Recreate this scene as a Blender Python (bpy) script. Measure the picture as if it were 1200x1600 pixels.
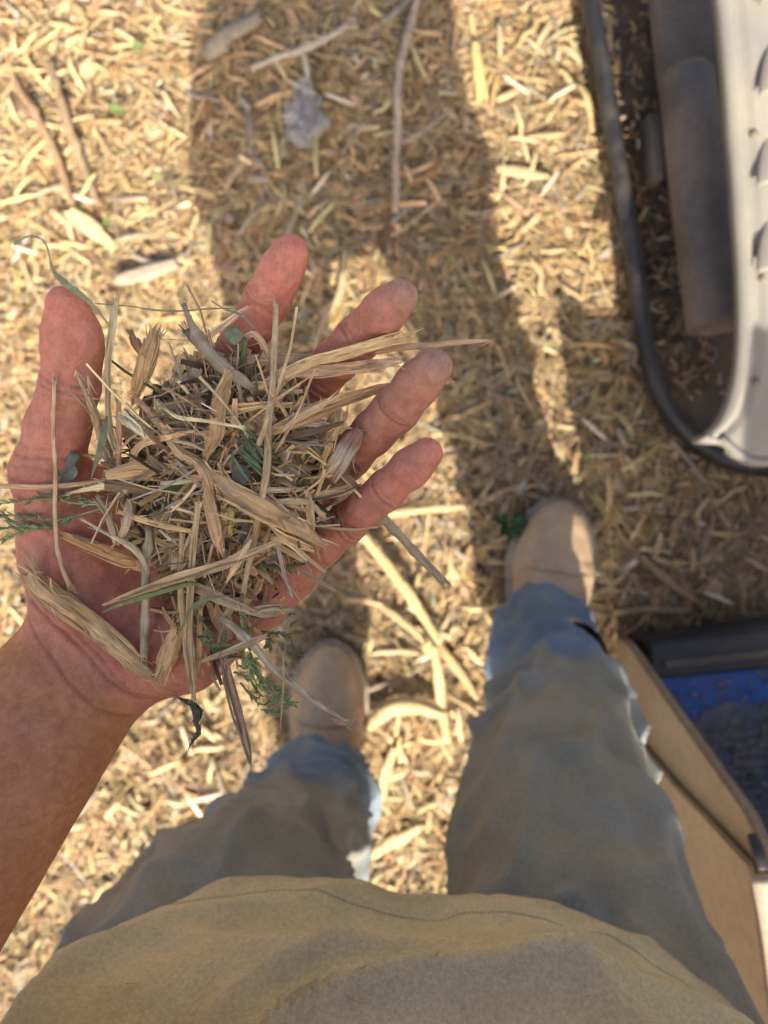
import bpy, bmesh, math, random
import numpy as np
from mathutils import Vector, Matrix

for o in list(bpy.data.objects):
    bpy.data.objects.remove(o)
scene = bpy.context.scene
COL = scene.collection

# ------------------------------------------------------------------ camera, sky, sun, exposure
H = 1.30                 # lens height above the ground
FPX = 1202.0             # focal length in pixels of the 1200 x 1600 picture
cam_d = bpy.data.cameras.new('camera')
cam = bpy.data.objects.new('camera', cam_d)
COL.objects.link(cam)
cam.location = (0, 0, H)
cam.rotation_euler = (0, 0, 0)
cam_d.sensor_fit = 'VERTICAL'
cam_d.sensor_height = 36.0
cam_d.lens = FPX / 1600.0 * 36.0
cam_d.clip_start = 0.02
cam_d.clip_end = 500
cam_d.dof.use_dof = True
cam_d.dof.focus_distance = 0.298
cam_d.dof.aperture_fstop = 9.5
scene.camera = cam

SUN_T = Vector((-0.085, 1.0, -0.82)).normalized()      # way the sunlight travels
world = bpy.data.worlds.new('World')
scene.world = world
world.use_nodes = True
wn = world.node_tree
bg = wn.nodes['Background']
sky = wn.nodes.new('ShaderNodeTexSky')
sky.sky_type = 'NISHITA'
sky.sun_disc = False
sky.sun_elevation = math.asin(-SUN_T.z)
sky.sun_rotation = math.atan2(-SUN_T.x, -SUN_T.y)
sky.air_density = 0.5
sky.dust_density = 5.0
sky.ozone_density = 0.2
wn.links.new(sky.outputs[0], bg.inputs[0])
bg.inputs[1].default_value = 0.15
sun_d = bpy.data.lights.new('sun', 'SUN')
sun_d.energy = 4.2
sun_d.angle = math.radians(0.5)
sun_d.color = (1.0, 0.93, 0.80)
sun = bpy.data.objects.new('sun', sun_d)
COL.objects.link(sun)
sun.rotation_euler = SUN_T.to_track_quat('-Z', 'Y').to_euler()
sun.location = (0.5, -3, 4)
scene.view_settings.view_transform = 'Standard'
scene.view_settings.look = 'None'
scene.view_settings.gamma = 1
scene.view_settings.use_curve_mapping = False
scene.view_settings.exposure = 1.40
scene.render.engine = 'CYCLES'
scene.cycles.use_denoising = True
scene.cycles.max_bounces = 8
scene.cycles.diffuse_bounces = 4

RNG = np.random.default_rng(7)
random.seed(7)

def at(px, py, depth):
    """a point of the place seen at picture position px, py at the given distance below the lens"""
    return np.array([(px - 600.0) / FPX * depth, (800.0 - py) / FPX * depth, H - depth])

# ------------------------------------------------------------------ numeric helpers
def hash3(ix, iy, iz, seed=0):
    n = (ix.astype(np.int64) * 374761393 + iy.astype(np.int64) * 668265263 + iz.astype(np.int64) * 2147483647 + seed * 974711) & 0x7fffffff
    n = ((n ^ (n >> 13)) * 1274126177) & 0x7fffffff
    n = (n ^ (n >> 16)) & 0xffff
    return n.astype(np.float64) / 65535.0

def vnoise(p, seed=0):
    """smooth value noise, -1..1; p (N,3)"""
    p = np.asarray(p, float)
    i = np.floor(p).astype(np.int64); f = p - i
    f = f * f * (3 - 2 * f)
    r = 0
    for dx in (0, 1):
        for dy in (0, 1):
            for dz in (0, 1):
                w = (f[:, 0] if dx else 1 - f[:, 0]) * (f[:, 1] if dy else 1 - f[:, 1]) * (f[:, 2] if dz else 1 - f[:, 2])
                r = r + w * hash3(i[:, 0] + dx, i[:, 1] + dy, i[:, 2] + dz, seed)
    return r * 2 - 1

def fbm(p, seed=0, oct=3):
    r = 0; a = 1.0; p = np.asarray(p, float)
    for k in range(oct):
        r = r + a * vnoise(p * (2 ** k) + 17.3 * k, seed + k); a *= 0.5
    return r

def spline(pts, n):
    """Catmull-Rom through pts (K,D) -> (n,D), even by arc length"""
    pts = np.asarray(pts, float)
    if len(pts) == 2:
        t = np.linspace(0, 1, n)[:, None]
        return pts[0] * (1 - t) + pts[1] * t
    P = np.vstack([2 * pts[0] - pts[1], pts, 2 * pts[-1] - pts[-2]])
    out = []
    for k in range(1, len(P) - 2):
        t = np.linspace(0, 1, 24, endpoint=(k == len(P) - 3))[:, None]
        p0, p1, p2, p3 = P[k - 1], P[k], P[k + 1], P[k + 2]
        out.append(0.5 * ((2 * p1) + (-p0 + p2) * t + (2 * p0 - 5 * p1 + 4 * p2 - p3) * t ** 2 + (-p0 + 3 * p1 - 3 * p2 + p3) * t ** 3))
    out = np.vstack(out)
    d = np.r_[0, np.cumsum(np.linalg.norm(np.diff(out[:, :3], axis=0), axis=1))]
    s = np.linspace(0, d[-1], n)
    return np.stack([np.interp(s, d, out[:, k]) for k in range(out.shape[1])], 1)

def norm(v):
    return v / np.maximum(np.linalg.norm(v, axis=-1, keepdims=True), 1e-12)

# ------------------------------------------------------------------ object helpers
def mesh_np(name, V, F, attrs=None, smooth=True):
    """mesh from arrays: V (N,3), F (M,4) or (M,3); attrs name -> (N,3) vectors or (N,4) colours or (N,) floats"""
    me = bpy.data.meshes.new(name)
    V = np.ascontiguousarray(V, np.float32); F = np.ascontiguousarray(F, np.int32)
    k = F.shape[1]
    me.vertices.add(len(V)); me.vertices.foreach_set('co', V.ravel())
    me.loops.add(F.size); me.loops.foreach_set('vertex_index', F.ravel())
    me.polygons.add(len(F))
    me.polygons.foreach_set('loop_start', np.arange(0, F.size, k, dtype=np.int32))
    try:
        me.polygons.foreach_set('loop_total', np.full(len(F), k, np.int32))
    except Exception:
        pass
    me.polygons.foreach_set('use_smooth', np.full(len(F), smooth, bool))
    for an, a in (attrs or {}).items():
        a = np.ascontiguousarray(a, np.float32)
        if a.ndim == 1:
            at_ = me.attributes.new(an, 'FLOAT', 'POINT'); at_.data.foreach_set('value', a)
        elif a.shape[1] == 3:
            at_ = me.attributes.new(an, 'FLOAT_VECTOR', 'POINT'); at_.data.foreach_set('vector', a.ravel())
        else:
            at_ = me.attributes.new(an, 'FLOAT_COLOR', 'POINT'); at_.data.foreach_set('color', a.ravel())
    me.update(calc_edges=True)
    me.validate()
    return me

def link(name, me, mat=None, parent=None):
    o = bpy.data.objects.new(name, me)
    COL.objects.link(o)
    if mat is not None and me is not None:
        me.materials.clear(); me.materials.append(mat)
    if parent is not None:
        o.parent = parent
        o.matrix_parent_inverse = parent.matrix_basis.inverted()
    return o

def empty(name, loc=(0, 0, 0)):
    o = bpy.data.objects.new(name, None)
    o.location = loc
    o.empty_display_size = 0.05
    COL.objects.link(o)
    return o

def tag(o, label=None, cat=None, group=None, kind=None):
    if label: o['label'] = label
    if cat: o['category'] = cat
    if group: o['group'] = group
    if kind: o['kind'] = kind
    return o

# ------------------------------------------------------------------ materials
def mat_new(name):
    m = bpy.data.materials.new(name); m.use_nodes = True
    nt = m.node_tree
    return m, nt, nt.nodes['Principled BSDF']

def nd(nt, t, **kw):
    n = nt.nodes.new(t)
    for k, v in kw.items():
        if isinstance(k, str) and hasattr(n, k): setattr(n, k, v)
    return n

def ramp(nt, fac, stops):
    r = nt.nodes.new('ShaderNodeValToRGB')
    el = r.color_ramp.elements
    while len(el) < len(stops): el.new(0.5)
    for e, (p, c) in zip(el, stops):
        e.position = p; e.color = c if len(c) == 4 else (*c, 1)
    nt.links.new(fac, r.inputs[0])
    return r.outputs[0]

def mix(nt, fac, a, b, mode='MIX'):
    m = nt.nodes.new('ShaderNodeMix'); m.data_type = 'RGBA'; m.blend_type = mode
    for sock, v in ((m.inputs[0], fac), (m.inputs[6], a), (m.inputs[7], b)):
        if hasattr(v, 'is_output'): nt.links.new(v, sock)
        else: sock.default_value = v if not isinstance(v, tuple) else ((*v, 1) if len(v) == 3 else v)
    return m.outputs[2]

def noise(nt, vec, scale, detail=4, rough=0.55):
    n = nt.nodes.new('ShaderNodeTexNoise')
    n.inputs['Scale'].default_value = scale; n.inputs['Detail'].default_value = detail; n.inputs['Roughness'].default_value = rough
    if vec is not None: nt.links.new(vec, n.inputs['Vector'])
    return n.outputs['Fac']

def attr(nt, name):
    a = nt.nodes.new('ShaderNodeAttribute'); a.attribute_name = name
    return a

def bump(nt, bsdf, height, strength, dist, chain=None):
    b = nt.nodes.new('ShaderNodeBump')
    b.inputs['Strength'].default_value = strength; b.inputs['Distance'].default_value = dist
    nt.links.new(height, b.inputs['Height'])
    if chain is not None: nt.links.new(chain, b.inputs['Normal'])
    nt.links.new(b.outputs[0], bsdf.inputs['Normal'])
    return b.outputs[0]

def vmul(nt, vec, s):
    m = nt.nodes.new('ShaderNodeVectorMath'); m.operation = 'MULTIPLY'
    nt.links.new(vec, m.inputs[0]); m.inputs[1].default_value = s
    return m.outputs[0]

def obj_co(nt):
    return nt.nodes.new('ShaderNodeTexCoord').outputs['Object']

def make_wood(name, fine=1.0):
    m, nt, b = mat_new(name)
    t = attr(nt, 'tint').outputs['Color']
    f = attr(nt, 'fib').outputs['Vector']
    g = noise(nt, vmul(nt, f, (70 * fine, 1300 * fine, 40)), 1.0, 4, 0.65)
    blot = noise(nt, vmul(nt, f, (160, 160, 23)), 1.0, 2, 0.5)
    shade = ramp(nt, g, [(0.30, (0.42, 0.36, 0.30)), (0.43, (0.92, 0.90, 0.87)), (0.55, (1.14, 1.13, 1.12)), (0.72, (1.40, 1.40, 1.38))])
    c = mix(nt, 1.0, t, shade, 'MULTIPLY')
    sh2 = ramp(nt, blot, [(0.3, (0.84, 0.82, 0.79)), (0.65, (1.14, 1.13, 1.12))])
    c = mix(nt, 1.0, c, sh2, 'MULTIPLY')
    nt.links.new(c, b.inputs['Base Color'])
    b.inputs['Roughness'].default_value = 0.72
    b.inputs['Specular IOR Level'].default_value = 0.3
    bump(nt, b, g, 0.55, 0.0008)
    return m

WOOD = make_wood('shredded_wood')
GROUND_WOOD = make_wood('weathered_ground_wood', 0.45)

def make_leaf(name, rough=0.5):
    m, nt, b = mat_new(name)
    t = attr(nt, 'tint').outputs['Color']
    f = attr(nt, 'fib').outputs['Vector']
    g = noise(nt, vmul(nt, f, (300, 300, 11)), 1.0, 4, 0.6)
    c = mix(nt, 1.0, t, ramp(nt, g, [(0.3, (0.6, 0.62, 0.6)), (0.7, (1.3, 1.25, 1.15))]), 'MULTIPLY')
    nt.links.new(c, b.inputs['Base Color'])
    b.inputs['Roughness'].default_value = rough
    bump(nt, b, g, 0.3, 0.0006)
    return m
LEAF = make_leaf('leaf_green', 0.55)

def make_skin():
    m, nt, b = mat_new('skin')
    t = attr(nt, 'tint').outputs['Color']
    oc = obj_co(nt)
    n1 = noise(nt, oc, 55, 4, 0.6)
    n2 = noise(nt, oc, 260, 3, 0.6)
    n3 = noise(nt, oc, 1500, 2, 0.6)
    c = mix(nt, 1.0, t, ramp(nt, n1, [(0.3, (0.88, 0.83, 0.80)), (0.7, (1.10, 1.07, 1.06))]), 'MULTIPLY')
    c = mix(nt, 1.0, c, ramp(nt, n2, [(0.32, (0.84, 0.80, 0.78)), (0.62, (1.06, 1.06, 1.06))]), 'MULTIPLY')
    c = mix(nt, 1.0, c, ramp(nt, n3, [(0.35, (0.95, 0.94, 0.93)), (0.6, (1.03, 1.03, 1.03))]), 'MULTIPLY')
    v = nt.nodes.new('ShaderNodeTexVoronoi'); v.inputs['Scale'].default_value = 620; v.feature = 'DISTANCE_TO_EDGE'
    nt.links.new(vmul(nt, oc, (1.0, 0.62, 1.0)), v.inputs['Vector'])
    c = mix(nt, 1.0, c, ramp(nt, v.outputs['Distance'], [(0.0, (0.94, 0.92, 0.90)), (0.10, (1.01, 1.01, 1.01))]), 'MULTIPLY')
    nt.links.new(c, b.inputs['Base Color'])
    b.inputs['Roughness'].default_value = 0.58
    b.inputs['Specular IOR Level'].default_value = 0.22
    b.inputs['Subsurface Weight'].default_value = 0.12
    b.inputs['Subsurface Radius'].default_value = (0.006, 0.0022, 0.0012)
    b.inputs['Subsurface Scale'].default_value = 0.6
    ch = bump(nt, b, v.outputs['Distance'], 0.2, 0.0006)
    bump(nt, b, n2, 0.22, 0.0012, ch)
    return m
SKIN = make_skin()

def make_cloth(name, pitch, weave='twill', bumps=0.35):
    m, nt, b = mat_new(name)
    t = attr(nt, 'tint').outputs['Color']
    f = attr(nt, 'fib').outputs['Vector']
    oc = obj_co(nt)
    if weave == 'twill':
        w = nt.nodes.new('ShaderNodeTexWave'); w.wave_type = 'BANDS'; w.bands_direction = 'DIAGONAL'
        w.inputs['Scale'].default_value = 0.62 / pitch
        w.inputs['Distortion'].default_value = 1.6; w.inputs['Detail'].default_value = 2; w.inputs['Detail Scale'].default_value = 1.5
        nt.links.new(f, w.inputs['Vector']); wv = w.outputs['Fac']
    else:
        wv = noise(nt, vmul(nt, f, (1.0 / pitch, 1.0 / pitch, 1)), 1.0, 2, 0.7)
    n1 = noise(nt, oc, 14, 5, 0.6)
    n2 = noise(nt, oc, 420, 3, 0.65)
    c = mix(nt, 1.0, t, ramp(nt, wv, [(0.25, (0.80, 0.80, 0.80)), (0.75, (1.16, 1.16, 1.15))]), 'MULTIPLY')
    c = mix(nt, 1.0, c, ramp(nt, n1, [(0.32, (0.82, 0.82, 0.82)), (0.68, (1.12, 1.11, 1.10))]), 'MULTIPLY')
    c = mix(nt, 1.0, c, ramp(nt, n2, [(0.35, (0.86, 0.86, 0.86)), (0.65, (1.12, 1.12, 1.12))]), 'MULTIPLY')
    nt.links.new(c, b.inputs['Base Color'])
    b.inputs['Roughness'].default_value = 0.9
    b.inputs['Specular IOR Level'].default_value = 0.15
    b.inputs['Sheen Weight'].default_value = 0.12
    ch = bump(nt, b, wv, bumps, pitch * 0.5)
    bump(nt, b, n2, 0.25, 0.0008, ch)
    return m
DENIM = make_cloth('dusty_denim', 0.0011, 'twill', 0.4)
KHAKI = make_cloth('khaki_jersey', 0.0006, 'plain', 0.2)

def make_dusty(name, base, dust, rough=0.6, amount=0.5, scale=9, bumps=0.15, spec=0.4, metal=0.0, grain=1.0):
    """painted, rubber or leather surface with dust lying on it in patches"""
    m, nt, b = mat_new(name)
    oc = obj_co(nt)
    n1 = noise(nt, oc, scale, 6, 0.62)
    n2 = noise(nt, oc, scale * 14, 4, 0.6)
    k = ramp(nt, n1, [(0.62 - amount * 0.5, (0, 0, 0)), (0.78 - amount * 0.3, (1, 1, 1))])
    c = mix(nt, k, base, dust)
    c = mix(nt, grain, c, mix(nt, 1.0, c, ramp(nt, n2, [(0.3, (0.82, 0.81, 0.80)), (0.7, (1.12, 1.12, 1.12))]), 'MULTIPLY'))
    nt.links.new(c, b.inputs['Base Color'])
    rr = ramp(nt, n1, [(0.3, (rough - 0.12,) * 3), (0.7, (min(rough + 0.2, 1),) * 3)])
    nt.links.new(rr, b.inputs['Roughness'])
    b.inputs['Specular IOR Level'].default_value = spec
    b.inputs['Metallic'].default_value = metal
    bump(nt, b, n2, bumps, 0.002)
    return m
SUEDE = make_dusty('tan_suede', (0.42, 0.275, 0.155), (0.50, 0.36, 0.22), 0.85, 0.6, 22, 0.3, 0.15)
SOLE = make_dusty('boot_sole_rubber', (0.16, 0.13, 0.10), (0.36, 0.29, 0.2), 0.85, 0.6, 30, 0.2, 0.2)
RUBBER = make_dusty('black_rubber', (0.016, 0.016, 0.017), (0.07, 0.058, 0.045), 0.5, 0.34, 11, 0.2, 0.5)
PIPE = make_dusty('dusty_black_pipe', (0.045, 0.043, 0.042), (0.16, 0.125, 0.09), 0.5, 0.6, 7, 0.12, 0.45)
TRAYM = make_dusty('dusty_tray_rubber', (0.022, 0.021, 0.02), (0.085, 0.066, 0.047), 0.8, 0.62, 14, 0.3, 0.25)
PLATE = make_dusty('dusty_brown_plate', (0.10, 0.078, 0.058), (0.17, 0.135, 0.10), 0.8, 0.6, 8, 0.15, 0.25)
PANEL = make_dusty('dusty_beige_panel', (0.18, 0.172, 0.152), (0.225, 0.202, 0.165), 0.6, 0.55, 10, 0.02, 0.35, 0.0, 0.25)
TANP = make_dusty('tan_painted_metal', (0.25, 0.175, 0.105), (0.31, 0.23, 0.145), 0.6, 0.5, 5, 0.08, 0.35)
BLUE = make_dusty('worn_blue_paint', (0.010, 0.085, 0.34), (0.05, 0.085, 0.17), 0.5, 0.35, 13, 0.15, 0.45)
DECK = make_dusty('dusty_blue_grey_deck', (0.05, 0.085, 0.15), (0.17, 0.155, 0.135), 0.75, 0.6, 16, 0.3, 0.25)
CREAM = make_dusty('cream_painted_post', (0.50, 0.40, 0.30), (0.42, 0.33, 0.23), 0.55, 0.4, 12, 0.1, 0.35)

def make_ground():
    m, nt, b = mat_new('mulch_soil')
    oc = obj_co(nt)
    n1 = noise(nt, oc, 2.2, 5, 0.6)
    n2 = noise(nt, oc, 60, 6, 0.7)
    v = nt.nodes.new('ShaderNodeTexVoronoi'); v.inputs['Scale'].default_value = 85; v.inputs['Randomness'].default_value = 1
    warp = nt.nodes.new('ShaderNodeMix'); warp.data_type = 'VECTOR'
    nt.links.new(oc, v.inputs['Vector'])
    c = ramp(nt, n2, [(0.3, (0.21, 0.155, 0.095)), (0.5, (0.32, 0.24, 0.145)), (0.68, (0.40, 0.305, 0.19))])
    c = mix(nt, 1.0, c, ramp(nt, v.outputs['Color'], [(0.1, (0.65, 0.62, 0.6)), (0.9, (1.25, 1.22, 1.15))]), 'MULTIPLY')
    c = mix(nt, 1.0, c, ramp(nt, n1, [(0.3, (0.8, 0.8, 0.8)), (0.7, (1.1, 1.1, 1.1))]), 'MULTIPLY')
    nt.links.new(c, b.inputs['Base Color'])
    b.inputs['Roughness'].default_value = 0.95
    b.inputs['Specular IOR Level'].default_value = 0.1
    ch = bump(nt, b, n2, 0.8, 0.02)
    bump(nt, b, v.outputs['Distance'], 0.5, 0.01, ch)
    return m
SOIL = make_ground()

def make_film():
    m, nt, b = mat_new('clear_plastic_film')
    b.inputs['Base Color'].default_value = (0.42, 0.45, 0.50, 1)
    b.inputs['Roughness'].default_value = 0.28
    b.inputs['Transmission Weight'].default_value = 0.25
    b.inputs['Alpha'].default_value = 0.24
    bump(nt, b, noise(nt, obj_co(nt), 70, 3), 0.4, 0.004)
    return m
FILM = make_film()

def make_plain(name, col, rough=0.6):
    m, nt, b = mat_new(name)
    n = noise(nt, obj_co(nt), 120, 4)
    c = mix(nt, 1.0, (*col, 1), ramp(nt, n, [(0.3, (0.8, 0.8, 0.8)), (0.7, (1.15, 1.15, 1.15))]), 'MULTIPLY')
    nt.links.new(c, b.inputs['Base Color']); b.inputs['Roughness'].default_value = rough
    return m
THREAD = make_plain('dark_thread', (0.26, 0.20, 0.11), 0.9)
HAIR = make_plain('dark_hair', (0.03, 0.022, 0.017), 0.6)
CAPM = make_plain('cap_cloth', (0.12, 0.11, 0.09), 0.9)

# ------------------------------------------------------------------ strand builder (chips, fibres) in bulk
def strands(C, S, U, w, t, tint, rnd, Q=4):
    """C,S,U (M,R,3) centre line, side and up; w,t (M,R) half sizes; tint (M,3); -> V, F, attrs"""
    M, R, _ = C.shape
    if Q == 4:
        a = np.array([[1, 1], [-1, 1], [-1, -1], [1, -1]], float)
    else:
        th = np.arange(Q) / Q * 2 * np.pi
        a = np.stack([np.cos(th), np.sin(th)], 1)
    V = C[:, :, None, :] + a[None, None, :, 0, None] * w[:, :, None, None] * S[:, :, None, :] + a[None, None, :, 1, None] * t[:, :, None, None] * U[:, :, None, :]
    L = np.concatenate([np.zeros((M, 1)), np.cumsum(np.linalg.norm(np.diff(C, axis=1), axis=2), axis=1)], 1)
    fib = np.zeros((M, R, Q, 3))
    fib[..., 0] = L[:, :, None] + rnd[:, None, None] * 3.7
    fib[..., 1] = a[None, None, :, 0] * w[:, :, None] + a[None, None, :, 1] * t[:, :, None] * 0.7 + rnd[:, None, None] * 0.9
    fib[..., 2] = rnd[:, None, None]
    tc = np.ones((M, R, Q, 4)); tc[..., :3] = tint[:, None, None, :]
    idx = np.arange(M * R * Q).reshape(M, R, Q)
    A = idx[:, :-1, :]; B = idx[:, 1:, :]
    F = np.stack([A, np.roll(A, -1, 2), np.roll(B, -1, 2), B], -1).reshape(-1, 4)
    if Q == 4:
        caps = np.concatenate([idx[:, 0, ::-1], idx[:, -1, :]], 0)
        F = np.concatenate([F, caps], 0)
    return V.reshape(-1, 3), F, {'fib': fib.reshape(-1, 3), 'tint': tc.reshape(-1, 4)}

def random_strands(N, pos, length, width, thick, tint, R=4, curl=0.35, tilt=0.22, rng=RNG, taper=0.5, ang=None, roll_sd=0.5):
    """N shreds lying at pos with random heading, bent and tapered"""
    if ang is None: ang = rng.uniform(0, 2 * np.pi, N)
    tl = rng.normal(0, tilt, N)
    d = np.stack([np.cos(ang) * np.cos(tl), np.sin(ang) * np.cos(tl), np.sin(tl)], 1)
    side = np.stack([-np.sin(ang), np.cos(ang), np.zeros(N)], 1)
    up = np.cross(d, side)
    s = np.linspace(-0.5, 0.5, R)
    k1 = rng.normal(0, curl, N); k2 = rng.normal(0, curl * 0.4, N); k3 = rng.normal(0, curl * 0.7, N)
    offs = (k1[:, None] * (s ** 2 * 1.6 - 0.2) + k3[:, None] * s ** 3 * 1.2)
    offu = k2[:, None] * (s ** 2 * 2 - 0.2)
    C = pos[:, None, :] + length[:, None, None] * (s[None, :, None] * d[:, None, :] + offs[..., None] * side[:, None, :] + offu[..., None] * up[:, None, :])
    T = norm(np.gradient(C, axis=1))
    roll = rng.normal(0, roll_sd, N)[:, None] + rng.normal(0, 0.4, N)[:, None] * s[None, :] * 2
    S0 = norm(np.cross(up[:, None, :], T)); U0 = np.cross(T, S0)
    S = np.cos(roll)[..., None] * S0 + np.sin(roll)[..., None] * U0
    U = np.cross(T, S)
    e1 = rng.uniform(1 - taper, 1, N); e2 = rng.uniform(0.15, 1, N)
    prof = np.ones((N, R)); prof[:, 0] = e1; prof[:, -1] = e2 * (1 - taper * 0.5)
    prof[:, 1:-1] *= rng.uniform(0.62, 1.2, (N, R - 2))
    return strands(C, S, U, width[:, None] * prof * 0.5, thick[:, None] * (0.6 + 0.4 * prof) * 0.5, tint, rng.uniform(0, 1, N))

def pick_tint(N, pal, wts, rng=RNG, var=0.16):
    pal = np.array(pal); k = rng.choice(len(pal), N, p=np.array(wts) / np.sum(wts))
    return np.clip(pal[k] * (1 + rng.normal(0, var, (N, 1))) * (1 + rng.normal(0, 0.05, (N, 3))), 0.01, 0.85)

def join_np(parts):
    Vs, Fs, A = [], [], {}
    n = 0
    for V, F, at_ in parts:
        Vs.append(V); Fs.append(F + n); n += len(V)
        for k, v in at_.items(): A.setdefault(k, []).append(v)
    return np.concatenate(Vs), np.concatenate(Fs), {k: np.concatenate(v) for k, v in A.items()}

# ------------------------------------------------------------------ ground
def ground_z(x, y):
    p = np.stack([np.asarray(x, float).ravel(), np.asarray(y, float).ravel(), np.zeros(np.size(x))], 1)
    z = 0.014 * fbm(p * 3.1, 5, 3) + 0.010 * fbm(p * 9.0, 9, 2)
    r = np.hypot(p[:, 0], p[:, 1])
    z = z * np.clip((6 - r) / 3, 0.15, 1)
    return z.reshape(np.shape(x))

ax = np.concatenate([-np.geomspace(60, 1.9, 22), np.linspace(-1.8, 1.8, 145), np.geomspace(1.9, 60, 22)])
gx, gy = np.meshgrid(ax, ax, indexing='ij')
gz = ground_z(gx, gy) - 0.006
n = len(ax)
idx = np.arange(n * n).reshape(n, n)
GF = np.stack([idx[:-1, :-1], idx[1:, :-1], idx[1:, 1:], idx[:-1, 1:]], -1).reshape(-1, 4)
ground = link('ground', mesh_np('ground', np.stack([gx, gy, gz], -1).reshape(-1, 3), GF), SOIL)
tag(ground, kind='structure')

PALE = (0.60, 0.455, 0.25); STRAW = (0.55, 0.395, 0.20); TAN = (0.43, 0.30, 0.155); BROWN = (0.25, 0.155, 0.08)
GREY = (0.36, 0.305, 0.225); ORANGE = (0.50, 0.32, 0.15); DARK = (0.12, 0.08, 0.045); WHITE = (0.62, 0.55, 0.42); OLIVE = (0.22, 0.2, 0.08)
GPAL = [tuple(0.73 * v for v in c_) for c_ in (PALE, STRAW, TAN, BROWN, GREY, ORANGE, WHITE, OLIVE)]

def ground_mulch():
    rng = np.random.default_rng(21)
    parts = []
    def layer(N, xr, yr, ln, wd, th, zlo, zhi, wts, R=4, curl=0.35, tilt=0.2):
        x = rng.uniform(*xr, N); y = rng.uniform(*yr, N)
        zz = ground_z(x, y) + rng.uniform(zlo, zhi, N)
        bare = np.clip(fbm(np.stack([x, y, 0 * x], 1) * 4.2 + 40, 63, 3) * 1.6 - 0.35, 0, 1)
        zz = zz - bare * rng.uniform(0, 0.008, N)
        small = 1 - 0.3 * bare
        L = np.clip(rng.lognormal(math.log(ln), 0.42, N), ln * 0.3, ln * 3)
        W = np.clip(rng.lognormal(math.log(wd), 0.4, N), wd * 0.3, wd * 3)
        T = np.clip(rng.lognormal(math.log(th), 0.35, N), th * 0.4, th * 2.5)
        parts.append(random_strands(N, np.stack([x, y, zz], 1), L * small, W * small, T, pick_tint(N, GPAL, wts, rng, 0.22), R, curl, tilt, rng))
    X, Y = (-1.05, 1.05), (-1.25, 1.25)
    layer(11000, X, Y, 0.020, 0.0080, 0.0016, -0.008, 0.000, [3, 4, 4, 2.5, 3, 2, 1, .3], 3, 0.10, 0.10)
    layer(12000, X, Y, 0.030, 0.0036, 0.0010, -0.004, 0.005, [5, 6, 4, 1.6, 2, 2.5, 1, .25], 4, 0.14, 0.07)
    layer(6000, X, Y, 0.040, 0.0024, 0.0009, -0.001, 0.007, [5, 6, 4, 1.6, 2, 2.5, 1, .25], 6, 0.22, 0.07)
    layer(5000, X, Y, 0.017, 0.0060, 0.0012, -0.001, 0.006, [5, 6, 4, 1.4, 1.8, 2, 1.5, .2], 4, 0.12, 0.08)
    layer(20000, X, Y, 0.009, 0.0020, 0.0009, -0.003, 0.008, [5, 6, 4, 2, 1.8, 2, 1.5, .3], 3, 0.12, 0.2)
    layer(16000, X, Y, 0.044, 0.0010, 0.0007, 0.000, 0.009, [5, 6, 4, 1.6, 2, 2, 1, .3], 5, 0.26, 0.06)
    layer(1500, X, Y, 0.075, 0.0036, 0.0014, 0.003, 0.010, [5, 6, 4, 1.5, 1.6, 2, 1, .1], 6, 0.14, 0.05)
    layer(260, X, Y, 0.036, 0.0100, 0.0022, 0.003, 0.009, [5, 6, 4, 1.5, 1.6, 2, 1, .1], 5, 0.10, 0.06)
    # torn bundles: several splinters lying side by side
    M_, K_ = 4200, 5
    bx_, by_ = rng.uniform(*X, M_), rng.uniform(*Y, M_); ba = rng.uniform(0, 6.28, M_); bc = pick_tint(M_, GPAL, [5, 6, 4, 2, 2, 2.5, 1, .2], rng)
    bl = np.clip(rng.lognormal(math.log(0.040), 0.45, M_), .012, .11)
    an = np.repeat(ba, K_) + rng.normal(0, 0.10, M_ * K_); of = rng.normal(0, 0.0035, M_ * K_); al = rng.normal(0, 0.15, M_ * K_) * np.repeat(bl, K_)
    px_ = np.repeat(bx_, K_) - np.sin(np.repeat(ba, K_)) * of + np.cos(np.repeat(ba, K_)) * al; py_ = np.repeat(by_, K_) + np.cos(np.repeat(ba, K_)) * of + np.sin(np.repeat(ba, K_)) * al
    pz_ = ground_z(px_, py_) + np.repeat(rng.uniform(0.001, 0.009, M_), K_) + rng.normal(0, .0008, M_ * K_)
    tn = np.clip(np.repeat(bc, K_, 0) * rng.uniform(0.72, 1.2, (M_ * K_, 1)), 0.02, 0.8)
    parts.append(random_strands(M_ * K_, np.stack([px_, py_, pz_], 1), np.repeat(bl, K_) * rng.uniform(0.55, 1.1, M_ * K_), np.clip(rng.lognormal(math.log(0.0018), .4, M_ * K_), .0006, .005), np.full(M_ * K_, .0009), tn, 4, 0.09, 0.05, rng, ang=an))
    # around the place, thinner
    for N, xr, yr in ((9000, (-3, 3), (1.2, 3.4)), (9000, (-3, 3), (-3.4, -1.2)), (6000, (1.0, 3), (-1.3, 1.3)), (6000, (-3, -1.0), (-1.3, 1.3))):
        layer(N, xr, yr, 0.055, 0.009, 0.003, -0.002, 0.014, [4, 5, 4, 2.5, 2, 2, 1, .3], 3, 0.3, 0.2)
    V, F, A = join_np(parts)
    o = link('mulch', mesh_np('mulch', V, F, A, smooth=False), GROUND_WOOD)
    tag(o, 'pale shredded wood mulch covering the ground', 'mulch', kind='stuff')
ground_mulch()

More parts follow.
